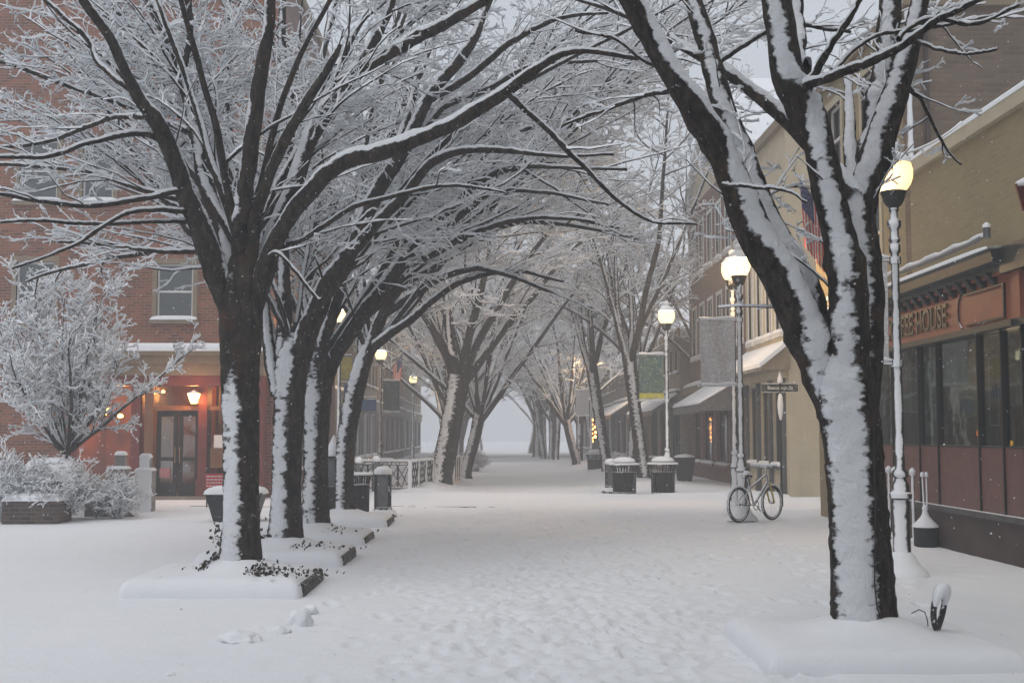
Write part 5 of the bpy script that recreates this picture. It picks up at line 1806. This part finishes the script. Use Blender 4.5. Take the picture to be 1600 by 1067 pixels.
wpart("bracket_band", MB().box(CX + .13, 14.95, 3.60, WX, 22.6, 3.638), M_ORANGE, cb_)
wpart("cornice", cornice_prof(14.95, 22.65), M_DGREEN, cb_)
wpart("cornice_return", MB().box(WX - .2, 14.2, 3.60, WX, 14.948, 3.93), M_DGREEN, cb_)
wpart("cornice_snow", MB().pillow(CX - .05, 14.94, WX - .01, 22.66, 3.94, .05, 14, 30), M_SNOW, cb_, smooth=True)
gp_ = [(WX - .22, y, z) for y, z in ((15.25, 4.17), (15.6, 4.12), (17.2, 4.10), (19.5, 4.12), (22.4, 4.12))]
pp = wpart("light_pipe", MB().tube(gp_, .03, 8).tube([(WX - .22, 15.25, 4.10), (WX - .22, 15.25, 4.24)], .05, 8), M_GREYM, cb_)
so = wpart("pipe_snow", MB().tube([(WX - .22, y, 4.15 + .012 * math.sin(y * 7) + .005 * math.sin(y * 17)) for y in np.linspace(15.3, 22.3, 60)], .033, 8).lathe([(4.23, .055), (4.27, .05), (4.30, .01)], (WX - .22, 15.25, 0), 10), M_SNOW, None, smooth=True)
so.parent = pp
so.location = (-WX, -14, 0)

# cable and hanging sign
a, b = P(1412, 240, 14.3), Vector((WX + .02, 15.4, top + .22))
pts = [a.lerp(b, t) + Vector((0, 0, -.10 * 4 * t * (1 - t))) for t in np.linspace(0, 1, 14)]
b2 = Vector((WX - .1, 16.3, top + .25))
pts = [a.lerp(b2, t) + Vector((0, 0, -.06 * 4 * t * (1 - t))) for t in np.linspace(0, 1, 14)]
tag(MB().tube(pts, .017, 6).build("overhead_cable", M_SNOW, smooth=True), "snow-covered cable from the nearest lamp's top to the mustard wall coping", "cable")
p = P(1594, 305, 14.2)
o = thing("hanging_sign", "dark red projecting sign with a snow heap at the right edge of the picture", "sign", (p.x + .22, 14.2, p.z))
MB().lathe([(-.02, .02), (-.012, .10), (0, .10)], n=4).build("finial", M_IRONC, o)
MB().add([(-.28, -.02, .13), (.3, -.02, .13), (.3, -.02, -.30), (.05, -.02, -.34), (-.2, -.02, -.18), (-.28, .02, .13), (.3, .02, .13), (.3, .02, -.30), (.05, .02, -.34), (-.2, .02, -.18)],
         [(0, 4, 3, 2, 1), (5, 6, 7, 8, 9), (0, 5, 9, 4), (4, 9, 8, 3), (3, 8, 7, 2), (2, 7, 6, 1), (1, 6, 5, 0)]).build("sign_board", mat("dark_red_sign", (.10, .012, .015), rough=.4), o)
MB().tube([(-.26, 0, .13), (-.15, 0, .16), (.3, 0, .17)], [.03, .06, .055], 10).build("snow_heap", M_SNOW, o, smooth=True)

# ---- right, across the street: cream building, brick gable and the rest of the row
BX = 7.55
cr_ = building("cream_building", "cream rendered corner building with slate pilasters behind the street name sign", BX, 31.6)
bw = [(y, y + .62, 4.35, 6.7) for y in (32.3, 33.5, 34.7, 35.9)]
bs = [(32.15, 33.45, .8, 3.0), (33.75, 35.0, .8, 3.0), (35.3, 36.6, .8, 3.0)]
wpart("wall", wall(MB(), 'x', BX, 31.6, 37.0, -.2, 9.8, bw + bs, .3, 1), M_CREAM, cr_)
wpart("side_wall", MB().box(BX + .302, 31.6, -.2, 17, 31.9, 9.8).box(BX + .302, 36.7, -.2, 17, 37, 9.8), M_CREAM, cr_)
wpart("parapet", MB().box(BX - .15, 31.5, 9.8, 17, 37.0, 10.05), M_TAN, cr_)
slab_snow(cr_, BX - .16, 31.48, 17, 37.0, 10.05)
for a0, a1, z0, z1 in bw:
    window(cr_, 'x', BX, a0, a1, z0, z1, 1, trim=M_WHITE, curtain=M_DARK)
for a0, a1, z0, z1 in bs:
    window(cr_, 'x', BX, a0, a1, z0, z1, 1, frame=M_PILAST, trim=None, sash=False, cols=2, curtain=M_ROOM)
for y in (31.98, 33.5, 35.05, 36.65):
    wpart("pilaster", MB().box(BX - .1, y, 0, BX - .003, y + .2, 3.1).box(BX - .14, y - .03, 0, BX - .102, y + .23, .35), M_PILAST, cr_)
wpart("shop_cornice", MB().box(BX - .25, 31.7, 3.1, BX - .003, 37.0, 3.3), M_CREAM, cr_)
pr = [(BX - .75, 3.30), (BX - .003, 3.30), (BX - .003, 3.98), (BX - .70, 3.42)]
wpart("pent_roof", MB().add([(a, 31.45, b) for a, b in pr] + [(a, 37.0, b) for a, b in pr], [(3, 2, 1, 0), (4, 5, 6, 7), (0, 1, 5, 4), (1, 2, 6, 5), (2, 3, 7, 6), (3, 0, 4, 7)]), M_TAN, cr_)
pr = [(BX - .80, 3.36), (BX - .70, 3.422), (BX - .004, 3.982), (BX - .004, 4.12), (BX - .68, 3.56), (BX - .8, 3.46)]
wpart("pent_snow", MB().add([(a, 31.40, b) for a, b in pr] + [(a, 37.03, b) for a, b in pr], [(5, 4, 3, 2, 1, 0), (6, 7, 8, 9, 10, 11)] + [(i, (i + 1) % 6, (i + 1) % 6 + 6, i + 6) for i in range(6)]), M_SNOW, cr_)

GX_ = 7.7
gb = building("gabled_brick_building", "tall red brick building with white-trimmed windows and a gable facing the street", GX_, 37.3)
gw = [(y, y + .9, z, z + 1.9) for y in (38.2, 40.0, 41.8, 43.6, 45.4, 47.2) for z in (4.6, 7.8)]
gs = [(37.9, 40.0, .6, 2.7), (40.8, 43.0, .6, 2.7), (43.8, 46.0, .6, 2.7), (46.6, 48.3, .6, 2.7)]
wpart("wall", wall(MB(), 'x', GX_, 37.3, 49, -.2, 10.6, gw + gs, .3, 1), M_BRICK_S, gb)
wpart("side_wall", MB().box(GX_ + .302, 37.3, -.2, 17, 37.6, 10.6).box(GX_ + .302, 48.7, -.2, 17, 49, 10.6), M_BRICK_L, gb)
pr = [(37.3, 10.6), (49, 10.6), (43.2, 14.2)]
wpart("gable", MB().add([(GX_, a, b) for a, b in pr] + [(GX_ + .3, a, b) for a, b in pr], [(0, 1, 2), (5, 4, 3), (0, 3, 4, 1), (1, 4, 5, 2), (2, 5, 3, 0)]), M_CREAM, gb)
for s, (ya, yb) in enumerate(((37.1, 43.2), (49.2, 43.2))):
    v = [(GX_ - .2, ya, 10.55), (GX_ - .2, yb, 14.3), (17, yb, 14.3), (17, ya, 10.55), (GX_ - .2, ya, 10.75), (GX_ - .2, yb, 14.52), (17, yb, 14.52), (17, ya, 10.75)]
    wpart("roof_slope", MB().add(v, [(0, 3, 2, 1), (4, 5, 6, 7), (0, 1, 5, 4), (1, 2, 6, 5), (2, 3, 7, 6), (3, 0, 4, 7)]), M_SNOW, gb)
for a0, a1, z0, z1 in gw:
    window(gb, 'x', GX_, a0, a1, z0, z1, 1, trim=M_WHITE, curtain=M_DARK)
for a0, a1, z0, z1 in gs:
    window(gb, 'x', GX_, a0, a1, z0, z1, 1, frame=M_WOOD, trim=None, sash=False, cols=3, curtain=M_ROOMR)
wpart("shop_cornice", MB().box(GX_ - .3, 37.32, 3.2, GX_ - .003, 48.95, 3.5), M_TAN, gb)
slab_snow(gb, GX_ - .32, 37.32, GX_, 48.95, 3.5, .14, "cornice_snow")
# scalloped awning
m, s = MB(), MB()
o_, a0, a1 = 1.5, 37.6, 43.4
xw = GX_
for k_ in range(1):
    v = [(xw - .31, a0, 3.25), (xw - .31, a1, 3.25), (xw - o_, a1, 2.55), (xw - o_, a0, 2.55), (xw - .31, a0, 3.20), (xw - .31, a1, 3.20), (xw - o_, a1, 2.50), (xw - o_, a0, 2.50)]
    m.add(v, [(0, 1, 2, 3), (4, 7, 6, 5), (0, 3, 7, 4), (1, 5, 6, 2), (0, 4, 5, 1), (3, 2, 6, 7)])
    v = [(xw - .31, a0 - .03, 3.26), (xw - .31, a1 + .03, 3.26), (xw - o_ - .04, a1 + .03, 2.56), (xw - o_ - .04, a0 - .03, 2.56), (xw - .31, a0, 3.38), (xw - .31, a1, 3.38), (xw - o_ + .03, a1, 2.68), (xw - o_ + .03, a0, 2.68)]
    s.add(v, [(0, 3, 2, 1), (4, 5, 6, 7), (0, 4, 7, 3), (1, 2, 6, 5), (0, 1, 5, 4), (3, 7, 6, 2)])
n = 16
for i in range(n):
    y0_, y1_ = a0 + (a1 - a0) * i / n, a0 + (a1 - a0) * (i + 1) / n
    m.add([(xw - o_ - .002, y0_, 2.5), (xw - o_ - .002, y1_, 2.5), (xw - o_ - .002, y1_, 2.36), (xw - o_ - .002, (y0_ + y1_) / 2, 2.28), (xw - o_ - .002, y0_, 2.36),
           (xw - o_ + .02, y0_, 2.5), (xw - o_ + .02, y1_, 2.5), (xw - o_ + .02, y1_, 2.36), (xw - o_ + .02, (y0_ + y1_) / 2, 2.28), (xw - o_ + .02, y0_, 2.36)],
          [(0, 4, 3, 2, 1), (5, 6, 7, 8, 9), (2, 3, 8, 7), (3, 4, 9, 8)])
m.add([(xw - .31, a0 + .01, 3.2), (xw - o_, a0 + .01, 2.5), (xw - o_, a0 + .01, 2.36), (xw - .31, a0 + .01, 2.36), (xw - .31, a0 + .03, 3.2), (xw - o_, a0 + .03, 2.5), (xw - o_, a0 + .03, 2.36), (xw - .31, a0 + .03, 2.36)],
      [(0, 1, 2, 3), (7, 6, 5, 4), (3, 2, 6, 7), (0, 3, 7, 4)])
ao = wpart("awning", m, M_GREYM, gb)
so = wpart("awning_snow", s, M_SNOW, None, bevel=.04)
so.parent = ao
so.location = (-GX_, -37.3, 0)
for (px, py, Y) in ((1131, 658, 38.6), (1142, 668, 38.2), (1142, 690, 38.2)):
    p = P(px, py, Y)
    p.x = GX_ + .2
    wpart("indoor_lamp", MB().lathe([(-.09, .05), (0, .08), (.1, .04)], p, 8), M_WARM, gb)

row_building("shop_building", "low shop with a snow-covered flat porch beside the twin litter bins", 7.4, 1, 49.4, 60, 5.4, M_TAUPE, M_PILAST, 3, 2, awn=True)
row_building("shop_building", "shop with a broad snowy canopy left of the green banner", 6.7, 1, 60.4, 70, 4.6, M_GREY, M_PILAST, 3, 1, awn=True, warm=True)
row_building("shop_building", "faint shop building behind the distant right lamp", 6.9, 1, 70.4, 88, 7.6, M_TAUPE, M_PILAST, 4, 2, awn=True)
row_building("shop_building", "farthest faint building of the right row", 7.2, 1, 88.4, 112, 8.6, M_GREY, M_PILAST, 5, 2)

# ------------------------------------------------------------------ flags


def flag(label, a, b, drop, w, pole_r=.018, seed=1):
    """a flag hanging from its slanting staff; a = foot of the staff, b = tip"""
    a, b = Vector(a), Vector(b)
    o = thing("flag", label, "flag", a, "national flags on slanting staffs")
    MB().tube([(0, 0, 0), b - a], pole_r, 8).lathe([(-.03, .01), (.0, .035), (.03, .01)], b - a, 8).build("staff", M_GREYM, o)
    d = b - a
    h0, h1 = d * (1 - w / d.length), d
    nu, nv = 26, 26
    vs, fs = [], []
    mats_, cols = [], []
    ph = seed * 1.3
    down = Vector((0, 0, -1))
    for j in range(nv + 1):
        t = j / nv
        for i in range(nu + 1):
            u = i / nu
            p = h0.lerp(h1, 1 - u)
            # gathered by its weight: the fly drops straight down and folds towards the wall
            q = p + down * drop * t + (h0 - h1) * .18 * t * (1 - u) * 1.0
            fold = .045 * math.sin(u * 11 + ph + t * 1.5) * (.3 + t)
            q += Vector((fold * .4, fold, 0))
            vs.append(q)
    for j in range(nv):
        for i in range(nu):
            k = j * (nu + 1) + i
            fs.append((k, k + 1, k + nu + 2, k + nu + 1))
            cols.append((i / nu, j / nv))
    me = bpy.data.meshes.new("cloth")
    me.from_pydata(vs, [], fs)
    for m_ in (mat("flag_red", (.62, .02, .035), rough=.8, bump=0), mat("flag_white", (.72, .72, .72), rough=.8, bump=0), mat("flag_blue", (.03, .045, .22), rough=.8, bump=0)):
        me.materials.append(m_)
    for pgon, (u, v) in zip(me.polygons, cols):
        pgon.use_smooth = True
        # u: across the hoist from the tip, v: along the fly
        pgon.material_index = 2 if (u < 14.1 / 26 and v < .42) else (0 if int(u * 13) % 2 == 0 else 1)
    so_ = o_link = bpy.data.objects.new("cloth", me)
    COL.objects.link(so_)
    so_.parent = o
    sd = so_.modifiers.new("thickness", 'SOLIDIFY')
    sd.thickness = .004
    st = MB()
    for r_ in range(5):
        for c_ in range(6 if r_ % 2 == 0 else 5):
            u = (.04 + r_ * .105) * 1.0
            v = .035 + (c_ + (0 if r_ % 2 == 0 else .5)) * .066
            i, j = u * nu, v * nv
            k = int(j) * (nu + 1) + int(i)
            p = Vector(vs[k])
            e1 = (Vector(vs[k + 1]) - p).normalized()
            e2 = (Vector(vs[k + nu + 1]) - p).normalized()
            nn = e1.cross(e2).normalized()
            r = .016 * w / .9
            for sg in (-1, 1):
                c = p + nn * .008 * sg
                st.add([c + (e1 * math.cos(x) + e2 * math.sin(x)) * (r if z % 2 == 0 else r * .42) for z, x in enumerate(np.linspace(0, 2 * math.pi, 11)[:-1])], [tuple(range(10))])
    s_o = st.build("stars", M_SIGNW, so_)
    return o


Yf = 23.0
tip = P(1249, 284, Yf)
flag("national flag drooping from its staff behind the fork of the massive tree", (WX, 23.6, tip.z - .55), tip + Vector((.0, 0, .06)), 1.2, .95)
tip = P(629, 553, 51.5)
foot = P(600, 592, 52.2)
flag("small national flag on a bright slanting staff beside the left lamp", foot, tip, 1.15, .8, .03, 2)

# ------------------------------------------------------------------ left corner: shrubs, brick work, pillars, small tree


def twig_bush(label, px, Y, rx, ry, h, n, seed, name="shrub", snow=2.2, z0=0.0):
    rg = np.random.default_rng(seed)
    o = thing(name, label, "shrub", (X(px, Y), Y, z0), "snow-laden shrubs")
    az = rg.uniform(0, 2 * np.pi, n)
    el = np.radians(rg.uniform(50, 89, n))
    rad = rg.uniform(0, .35, n)
    p = np.stack([rx * rad * np.cos(az), ry * rad * np.sin(az), np.zeros(n)], -1)
    D = np.stack([np.cos(az) * np.cos(el), np.sin(az) * np.cos(el), np.sin(el)], -1)
    ln = h * rg.uniform(.8, 1.35, n)
    P1, R1 = growb(rg, p, D, ln, np.full(n, .008), 9, .09, -.055, .4)
    P1[..., 2] = P1[..., 2].clip(.02)
    P1[..., 0] *= 1
    t = Tubes()
    t.add(P1, R1, 4, snow, 0, rg, .012, .02)
    a = sprout(rg, P1, R1, 11, .2, 1, (.4, 1.1), .34, .6, .01, .2, .5, .08, .3)
    P2, R2 = growb(rg, *a[:3], a[3], 4, .25, -.05, .5)
    t.add(P2, R2, 3, snow, 0, rg, .010, .02)
    a = sprout(rg, P2, R2, 14, .2, 1, (.4, 1.2), .5, .5, .01, .2, .2, .05, .2)
    P3, R3 = growb(rg, *a[:3], a[3], 2, .25, 0, .5)
    t.add(P3, R3, 3, snow, 0, rg, .009, .016)
    link("twigs", t.mesh("twigs"), M_TWIG, o)
    return o


s1 = twig_bush("largest shrub at the left, arching snowy twigs over the dark brick base", 80, 22.9, .72, .6, .88, 200, 3)
MB().lathe([(.75, .55), (.98, .5), (1.12, .36), (1.18, .15), (1.19, .01)], (-.05, .1, 0), 18).build("snow_cap", M_SNOW, s1, smooth=True)
twig_bush("smaller shrub between the sloping brick wall and the white pillar", 186, 23.6, .34, .34, .66, 80, 4)
twig_bush("snowy shrub cut off by the left edge of the picture", -6, 22.8, .5, .5, 1.0, 60, 5)
Yb = 22.35
o = thing("brick_planter", "low dark brick planter under the largest shrub at the left", "planter", (X(58, Yb), Yb, 0))
w2 = (X(110, Yb) - X(25, Yb)) / 2
MB().box(-w2, -.25, -.1, w2, .5, .44).build("brickwork", M_BRICK_DK, o)
MB().pillow(-w2 - .03, -.28, w2 + .03, .53, .44, .12, 12, 10).build("snow_cover", M_SNOW, o, smooth=True)
Yw = 24.2
o = thing("sloping_brick_wall", "dark brick wall sloping down to the snow right of the largest shrub", "wall", (X(135, Yw), Yw, 0))
xa, xb = 0, X(212, Yw) - X(135, Yw)
pr = [(xa, -.1), (xb, -.1), (xb, .03), (xa + .35, .50), (xa, .52)]
MB().add([(a, 0, b) for a, b in pr] + [(a, .35, b) for a, b in pr], [tuple(range(5)), tuple(range(9, 4, -1))] + [(i + 5, (i + 1) % 5 + 5, (i + 1) % 5, i) for i in range(5)]).build("brickwork", M_BRICK_DK, o)
MB().tube([(xa - .02, .17, .50), (xa + .3, .17, .50), (xa + .6, .17, .36), (xb - .1, .17, .05), (xb + .05, .17, -.03)], [.12, .19, .18, .17, .06], 12).build("snow_cover", M_SNOW, o, smooth=True)
for (px, Y, w, h, zt, lab, mt) in ((229, 26.0, .36, .88, .27, "white snow-plastered pillar with a square cap, right of the shrubs", M_PILLAR), (190, 27.3, .36, .88, .30, "grey pillar top showing behind the smaller shrub", M_GREY)):
    o = thing("gate_pillar", lab, "pillar", (X(px, Y), Y, 0), "masonry pillars by the shrubs")
    MB().box(-w / 2, -w / 2, -.1, w / 2, w / 2, h).build("shaft", mt, o, bevel=.03)
    MB().box(-w / 3.2, -w / 3.2, h, w / 3.2, w / 3.2, h + zt).build("cap", mt, o, bevel=.03)
    MB().pillow(-w / 1.9, -w / 1.9, w / 1.9, w / 1.9, h - .005, .05, 8, 6).build("ledge_snow", M_SNOW, o, smooth=True)
    MB().pillow(-w / 3, -w / 3, w / 3, w / 3, h + zt, .07, 8, 5).build("snow_cap", M_SNOW, o, smooth=True)
tag(MB().pillow(-15.5, 24.6, X(215, 25), 25.2, -.05, .50, 16, 14, rough=.02).build("low_wall", M_PILLAR, smooth=True), "long low snow-covered wall behind the shrubs at the left", "wall")

rg = np.random.default_rng(21)
Yt = 24.6
base = (X(105, Yt), Yt, 0)
o = thing("small_tree", "small dense round-headed tree laden with snow in front of the restaurant", "tree", base)
fk_ = np.array([0, 0, 1.35])
link("trunk", trunk_tubes(rg, np.array([[0, 0, -.1], [.02, 0, .5], [0, 0, 1.1], fk_]), np.array([.12, .09, .08, .075]), 14, 24).mesh("trunk"), M_BARK, o)
L = auto_limbs(rg, fk_ - [0, 0, .12], .05, 9, 2.9, 0, 2 * math.pi, (28, 60), .015) + auto_limbs(rg, fk_ - [0, 0, .05], .045, 5, 3.3, 0, 2 * math.pi, (66, 84), 0)
S0 = 22
lt, ct = Tubes(), Tubes()
LP = np.array([catmull(np.column_stack([a, b]), S0 + 1) for a, b in L])
lt.add(LP[..., :3], LP[..., 3], 8, 1.2, .04, rg, .02, .035, .9)
a = sprout(rg, LP[..., :3], LP[..., 3], 5.5, .12, 1, (.35, .9), .40, .8, .011, .25, 1.5, .3, .4)
P1, R1 = growb(rg, *a[:3], a[3], 7, .13, .03, .3)
ct.add(P1, R1, 5, 1, 0, rg, .016, .03)
a = sprout(rg, P1, R1, 8, .1, 1, (.4, 1.1), .5, .7, .008, .2, .6, .12, .4)
P2, R2 = growb(rg, *a[:3], a[3], 5, .2, 0, .5)
ct.add(P2, R2, 4, 1.8, 0, rg, .015, .026)
a = sprout(rg, P2, R2, 11, .2, 1, (.4, 1.2), .5, .5, .008, .2, .22, .06, .3)
P3, R3 = growb(rg, *a[:3], a[3], 2, .2, 0, .7)
ct.add(P3, R3, 3, 2.3, 0, rg, .014, .024)
link("limbs", lt.mesh("limbs"), M_BARK, o)
link("crown", ct.mesh("crown"), M_TWIG, o)

# ------------------------------------------------------------------ outdoor seating: railings, string lights, tables, hedge boxes


def railing(label, a, b, h=.85, ends=True):
    a, b = Vector(a), Vector(b)
    o = thing("railing", label, "railing", a, "white railings of the outdoor seating")
    d = b - a
    t = d.normalized()
    for zr in (h, .12):
        MB().tube([(0, 0, zr), d + Vector((0, 0, zr))], .028, 6).build("rail", M_GREYM, o)
    m = MB()
    n = max(1, int(d.length / .9))
    for i in range(n):
        p, q = d * (i / n), d * ((i + 1) / n)
        for k in range(4):
            u0, u1 = k / 4, (k + 1) / 4
            m.tube([p.lerp(q, u0) + Vector((0, 0, .14)), p.lerp(q, min(1, u0 + .45)) + Vector((0, 0, h - .02))], .014, 5)
            m.tube([p.lerp(q, u1) + Vector((0, 0, .14)), p.lerp(q, max(0, u1 - .45)) + Vector((0, 0, h - .02))], .014, 5)
    m.build("lattice", M_IRON, o)
    for i in range(n + 1):
        p = d * (i / n)
        MB().lathe([(-.1, .045), (h + .06, .045)], p, 4, sq=True).build("post", M_POST, o)
    MB().tube([d * u + Vector((0, 0, h + .035 + .01 * math.sin(u * 30))) for u in np.linspace(0, 1, 12)], .045, 8).build("snow_cover", M_SNOW, o, smooth=True)
    return o


def gpx(px, py):
    return tuple(GP(px, py))


railing("lattice railing facing the cross street left of the slim bollard", gpx(528, 768), gpx(588, 768))
railing("lattice railing facing the cross street right of the slim bollard", gpx(590, 768), gpx(640, 770))
railing("lattice railing side running up the street from the cross street", gpx(641, 770), (GP(641, 770).x + .45, GP(641, 770).y + 3.2, 0))
r4 = railing("second lattice railing, hung with warm lights, past the stout far tree", gpx(672, 752), gpx(708, 757))
railing("short end railing of the lit seating, closest to the open street", gpx(709, 757), (GP(709, 757).x + .1, GP(709, 757).y + 3, 0))


def lights(label, pts, r=.035, name="string_lights", m_=None):
    o = thing(name, label, "string lights", pts[0])
    p0 = Vector(pts[0])
    MB().tube([Vector(p) - p0 for p in pts], .006, 4).build("wire", M_DARK, o)
    for p in pts:
        MB().lathe([(-r, r * .4), (-r * .3, r), (r * .5, r * .8), (r, r * .2)], Vector(p) - p0, 8).build("bulb", m_ or M_BULB, o, smooth=True)
    return o


Yl = GP(690, 755).y
lights("warm string lights along the top of the second railing", [P(px, py, Yl - .05) for px, py in ((676, 724), (683, 729), (690, 722), (697, 720), (703, 726), (708, 722), (711, 719))], .045)
lights("warm string lights low on the end post of the second railing", [P(px, py, Yl - .1) for px, py in ((701, 741), (704, 745), (707, 742), (708, 749))], .045)
lights("faint warm lights on the snowy cafe tables left of the slim bollard", [P(px, py, 40) for px, py in ((576, 718), (583, 719), (590, 719))], .03)
lights("faint warm lights on the snowy cafe tables right of the slim bollard", [P(px, py, 40) for px, py in ((617, 719), (624, 720), (631, 720), (636, 719))], .03)
lights("left column of orange string lights by the distant right lamp", [P(px, py, 62) for px, py in ((925, 656), (924.5, 663), (925, 670), (924.5, 677), (925, 684), (925, 689))], .07, m_=M_BULB)
lights("right column of orange string lights by the distant right lamp", [P(px, py, 62) for px, py in ((930, 641), (931, 648), (930, 654), (930, 667), (931, 675), (930, 682))], .07, m_=M_BULB)
for k_, (px, Y, lab) in enumerate(((575, 37.5, "left snow-covered cafe table behind the railing"), (622, 37.0, "right snow-covered cafe table behind the railing"), (598, 41.0, "rear snow-covered cafe table behind the railing"))):
    o = thing("cafe_table", lab, "table", (X(px, Y), Y, 0), "snow-covered cafe tables")
    MB().lathe([(.0, .22), (.03, .2), (.05, .03), (.7, .03), (.71, .45), (.73, .45)], n=16).build("table", M_IRONC, o)
    MB().lathe([(.735, .44), (.80, .43), (.85, .32), (.86, .01)], n=16).build("snow_cover", M_SNOW, o, smooth=True)
for k_, (px, py, w, h, lab) in enumerate(((726, 740, .8, .65, "snowy hedge box just right of the lit railing"), (741, 736, .55, .95, "round-topped snowy hedge nearest the open street"), (968, 733, .9, .8, "snowy hedge between the right trunks"), (1000, 730, 1.0, .8, "snowy hedge left of the green banner's lamp"), (1022, 730, .7, .7, "snowy low hedge behind the right litter bin"))):
    p = GP(px, py)
    o = twig_bush(lab, 800, 22, w * .5, w * .5, h * .75, 90, 60 + k_, "hedge", 1.5)
    o.location = p
    MB().lathe([(0, w * .38), (.25, w * .42)], n=10).build("box", M_GREYM, o)

# far left: colourful shop signs seen between the boles
for (px, py, Y, w, h, mt, lab) in ((548, 612, 44.5, .5, .55, M_BLUE, "blue shop sign seen between the third and fourth boles"), (540, 575, 44.6, .45, .8, M_YELLOW, "yellow hanging shop sign high between the boles"),
                                   (572, 633, 47.0, .8, .45, M_BLUE, "blue shop sign right of the leaning fourth tree")):
    p = P(px, py, Y)
    o = thing("shop_sign", lab, "sign", p, "shop signs on the left row")
    MB().box(-w / 2, -.03, -h / 2, w / 2, .03, h / 2).build("panel", mt, o, bevel=.01)
    MB().tube([(-w / 2 - .25, 0, h / 2 + .05), (w / 2, 0, h / 2 + .05)], .02, 6).build("bracket", M_IRONC, o)
    MB().tube([(-w / 2 - .2, 0, h / 2 + .08), (w / 2, 0, h / 2 + .08)], .035, 6).build("snow", M_SNOW, o)

# ------------------------------------------------------------------ falling snow
rg = np.random.default_rng(99)
n = 15000
yy = 5 + 40 * rg.random(n) ** .6
pts = np.stack([rg.uniform(-.48, .48, n) * yy, yy, rg.uniform(0, .62, n) * yy * .9], -1)
pts[:, 2] = np.minimum(pts[:, 2], 11)
pts = pts[~((np.abs(pts[:, 0]) > 6.1) & (pts[:, 1] > 12))]
a_, b_ = nrm(rg.normal(0, 1, (len(pts), 3))), None
b_ = nrm(np.cross(a_, rg.normal(0, 1, (len(pts), 3))))
c_ = np.cross(a_, b_)
sz = rg.uniform(.0030, .0075, (len(pts), 1))
V = np.stack([pts + a_ * sz, pts + b_ * sz, pts - a_ * sz, pts - b_ * sz, pts + c_ * sz, pts - c_ * sz], 1).reshape(-1, 3)
k6 = np.arange(len(pts))[:, None, None] * 6
T = (np.array([[0, 1, 4], [1, 2, 4], [2, 3, 4], [3, 0, 4], [1, 0, 5], [2, 1, 5], [3, 2, 5], [0, 3, 5]])[None] + k6).reshape(-1, 3)
tag(link("falling_snow", mesh_np("falling_snow", V, np.zeros((0, 4), int), T), M_SNOW), kind="stuff")
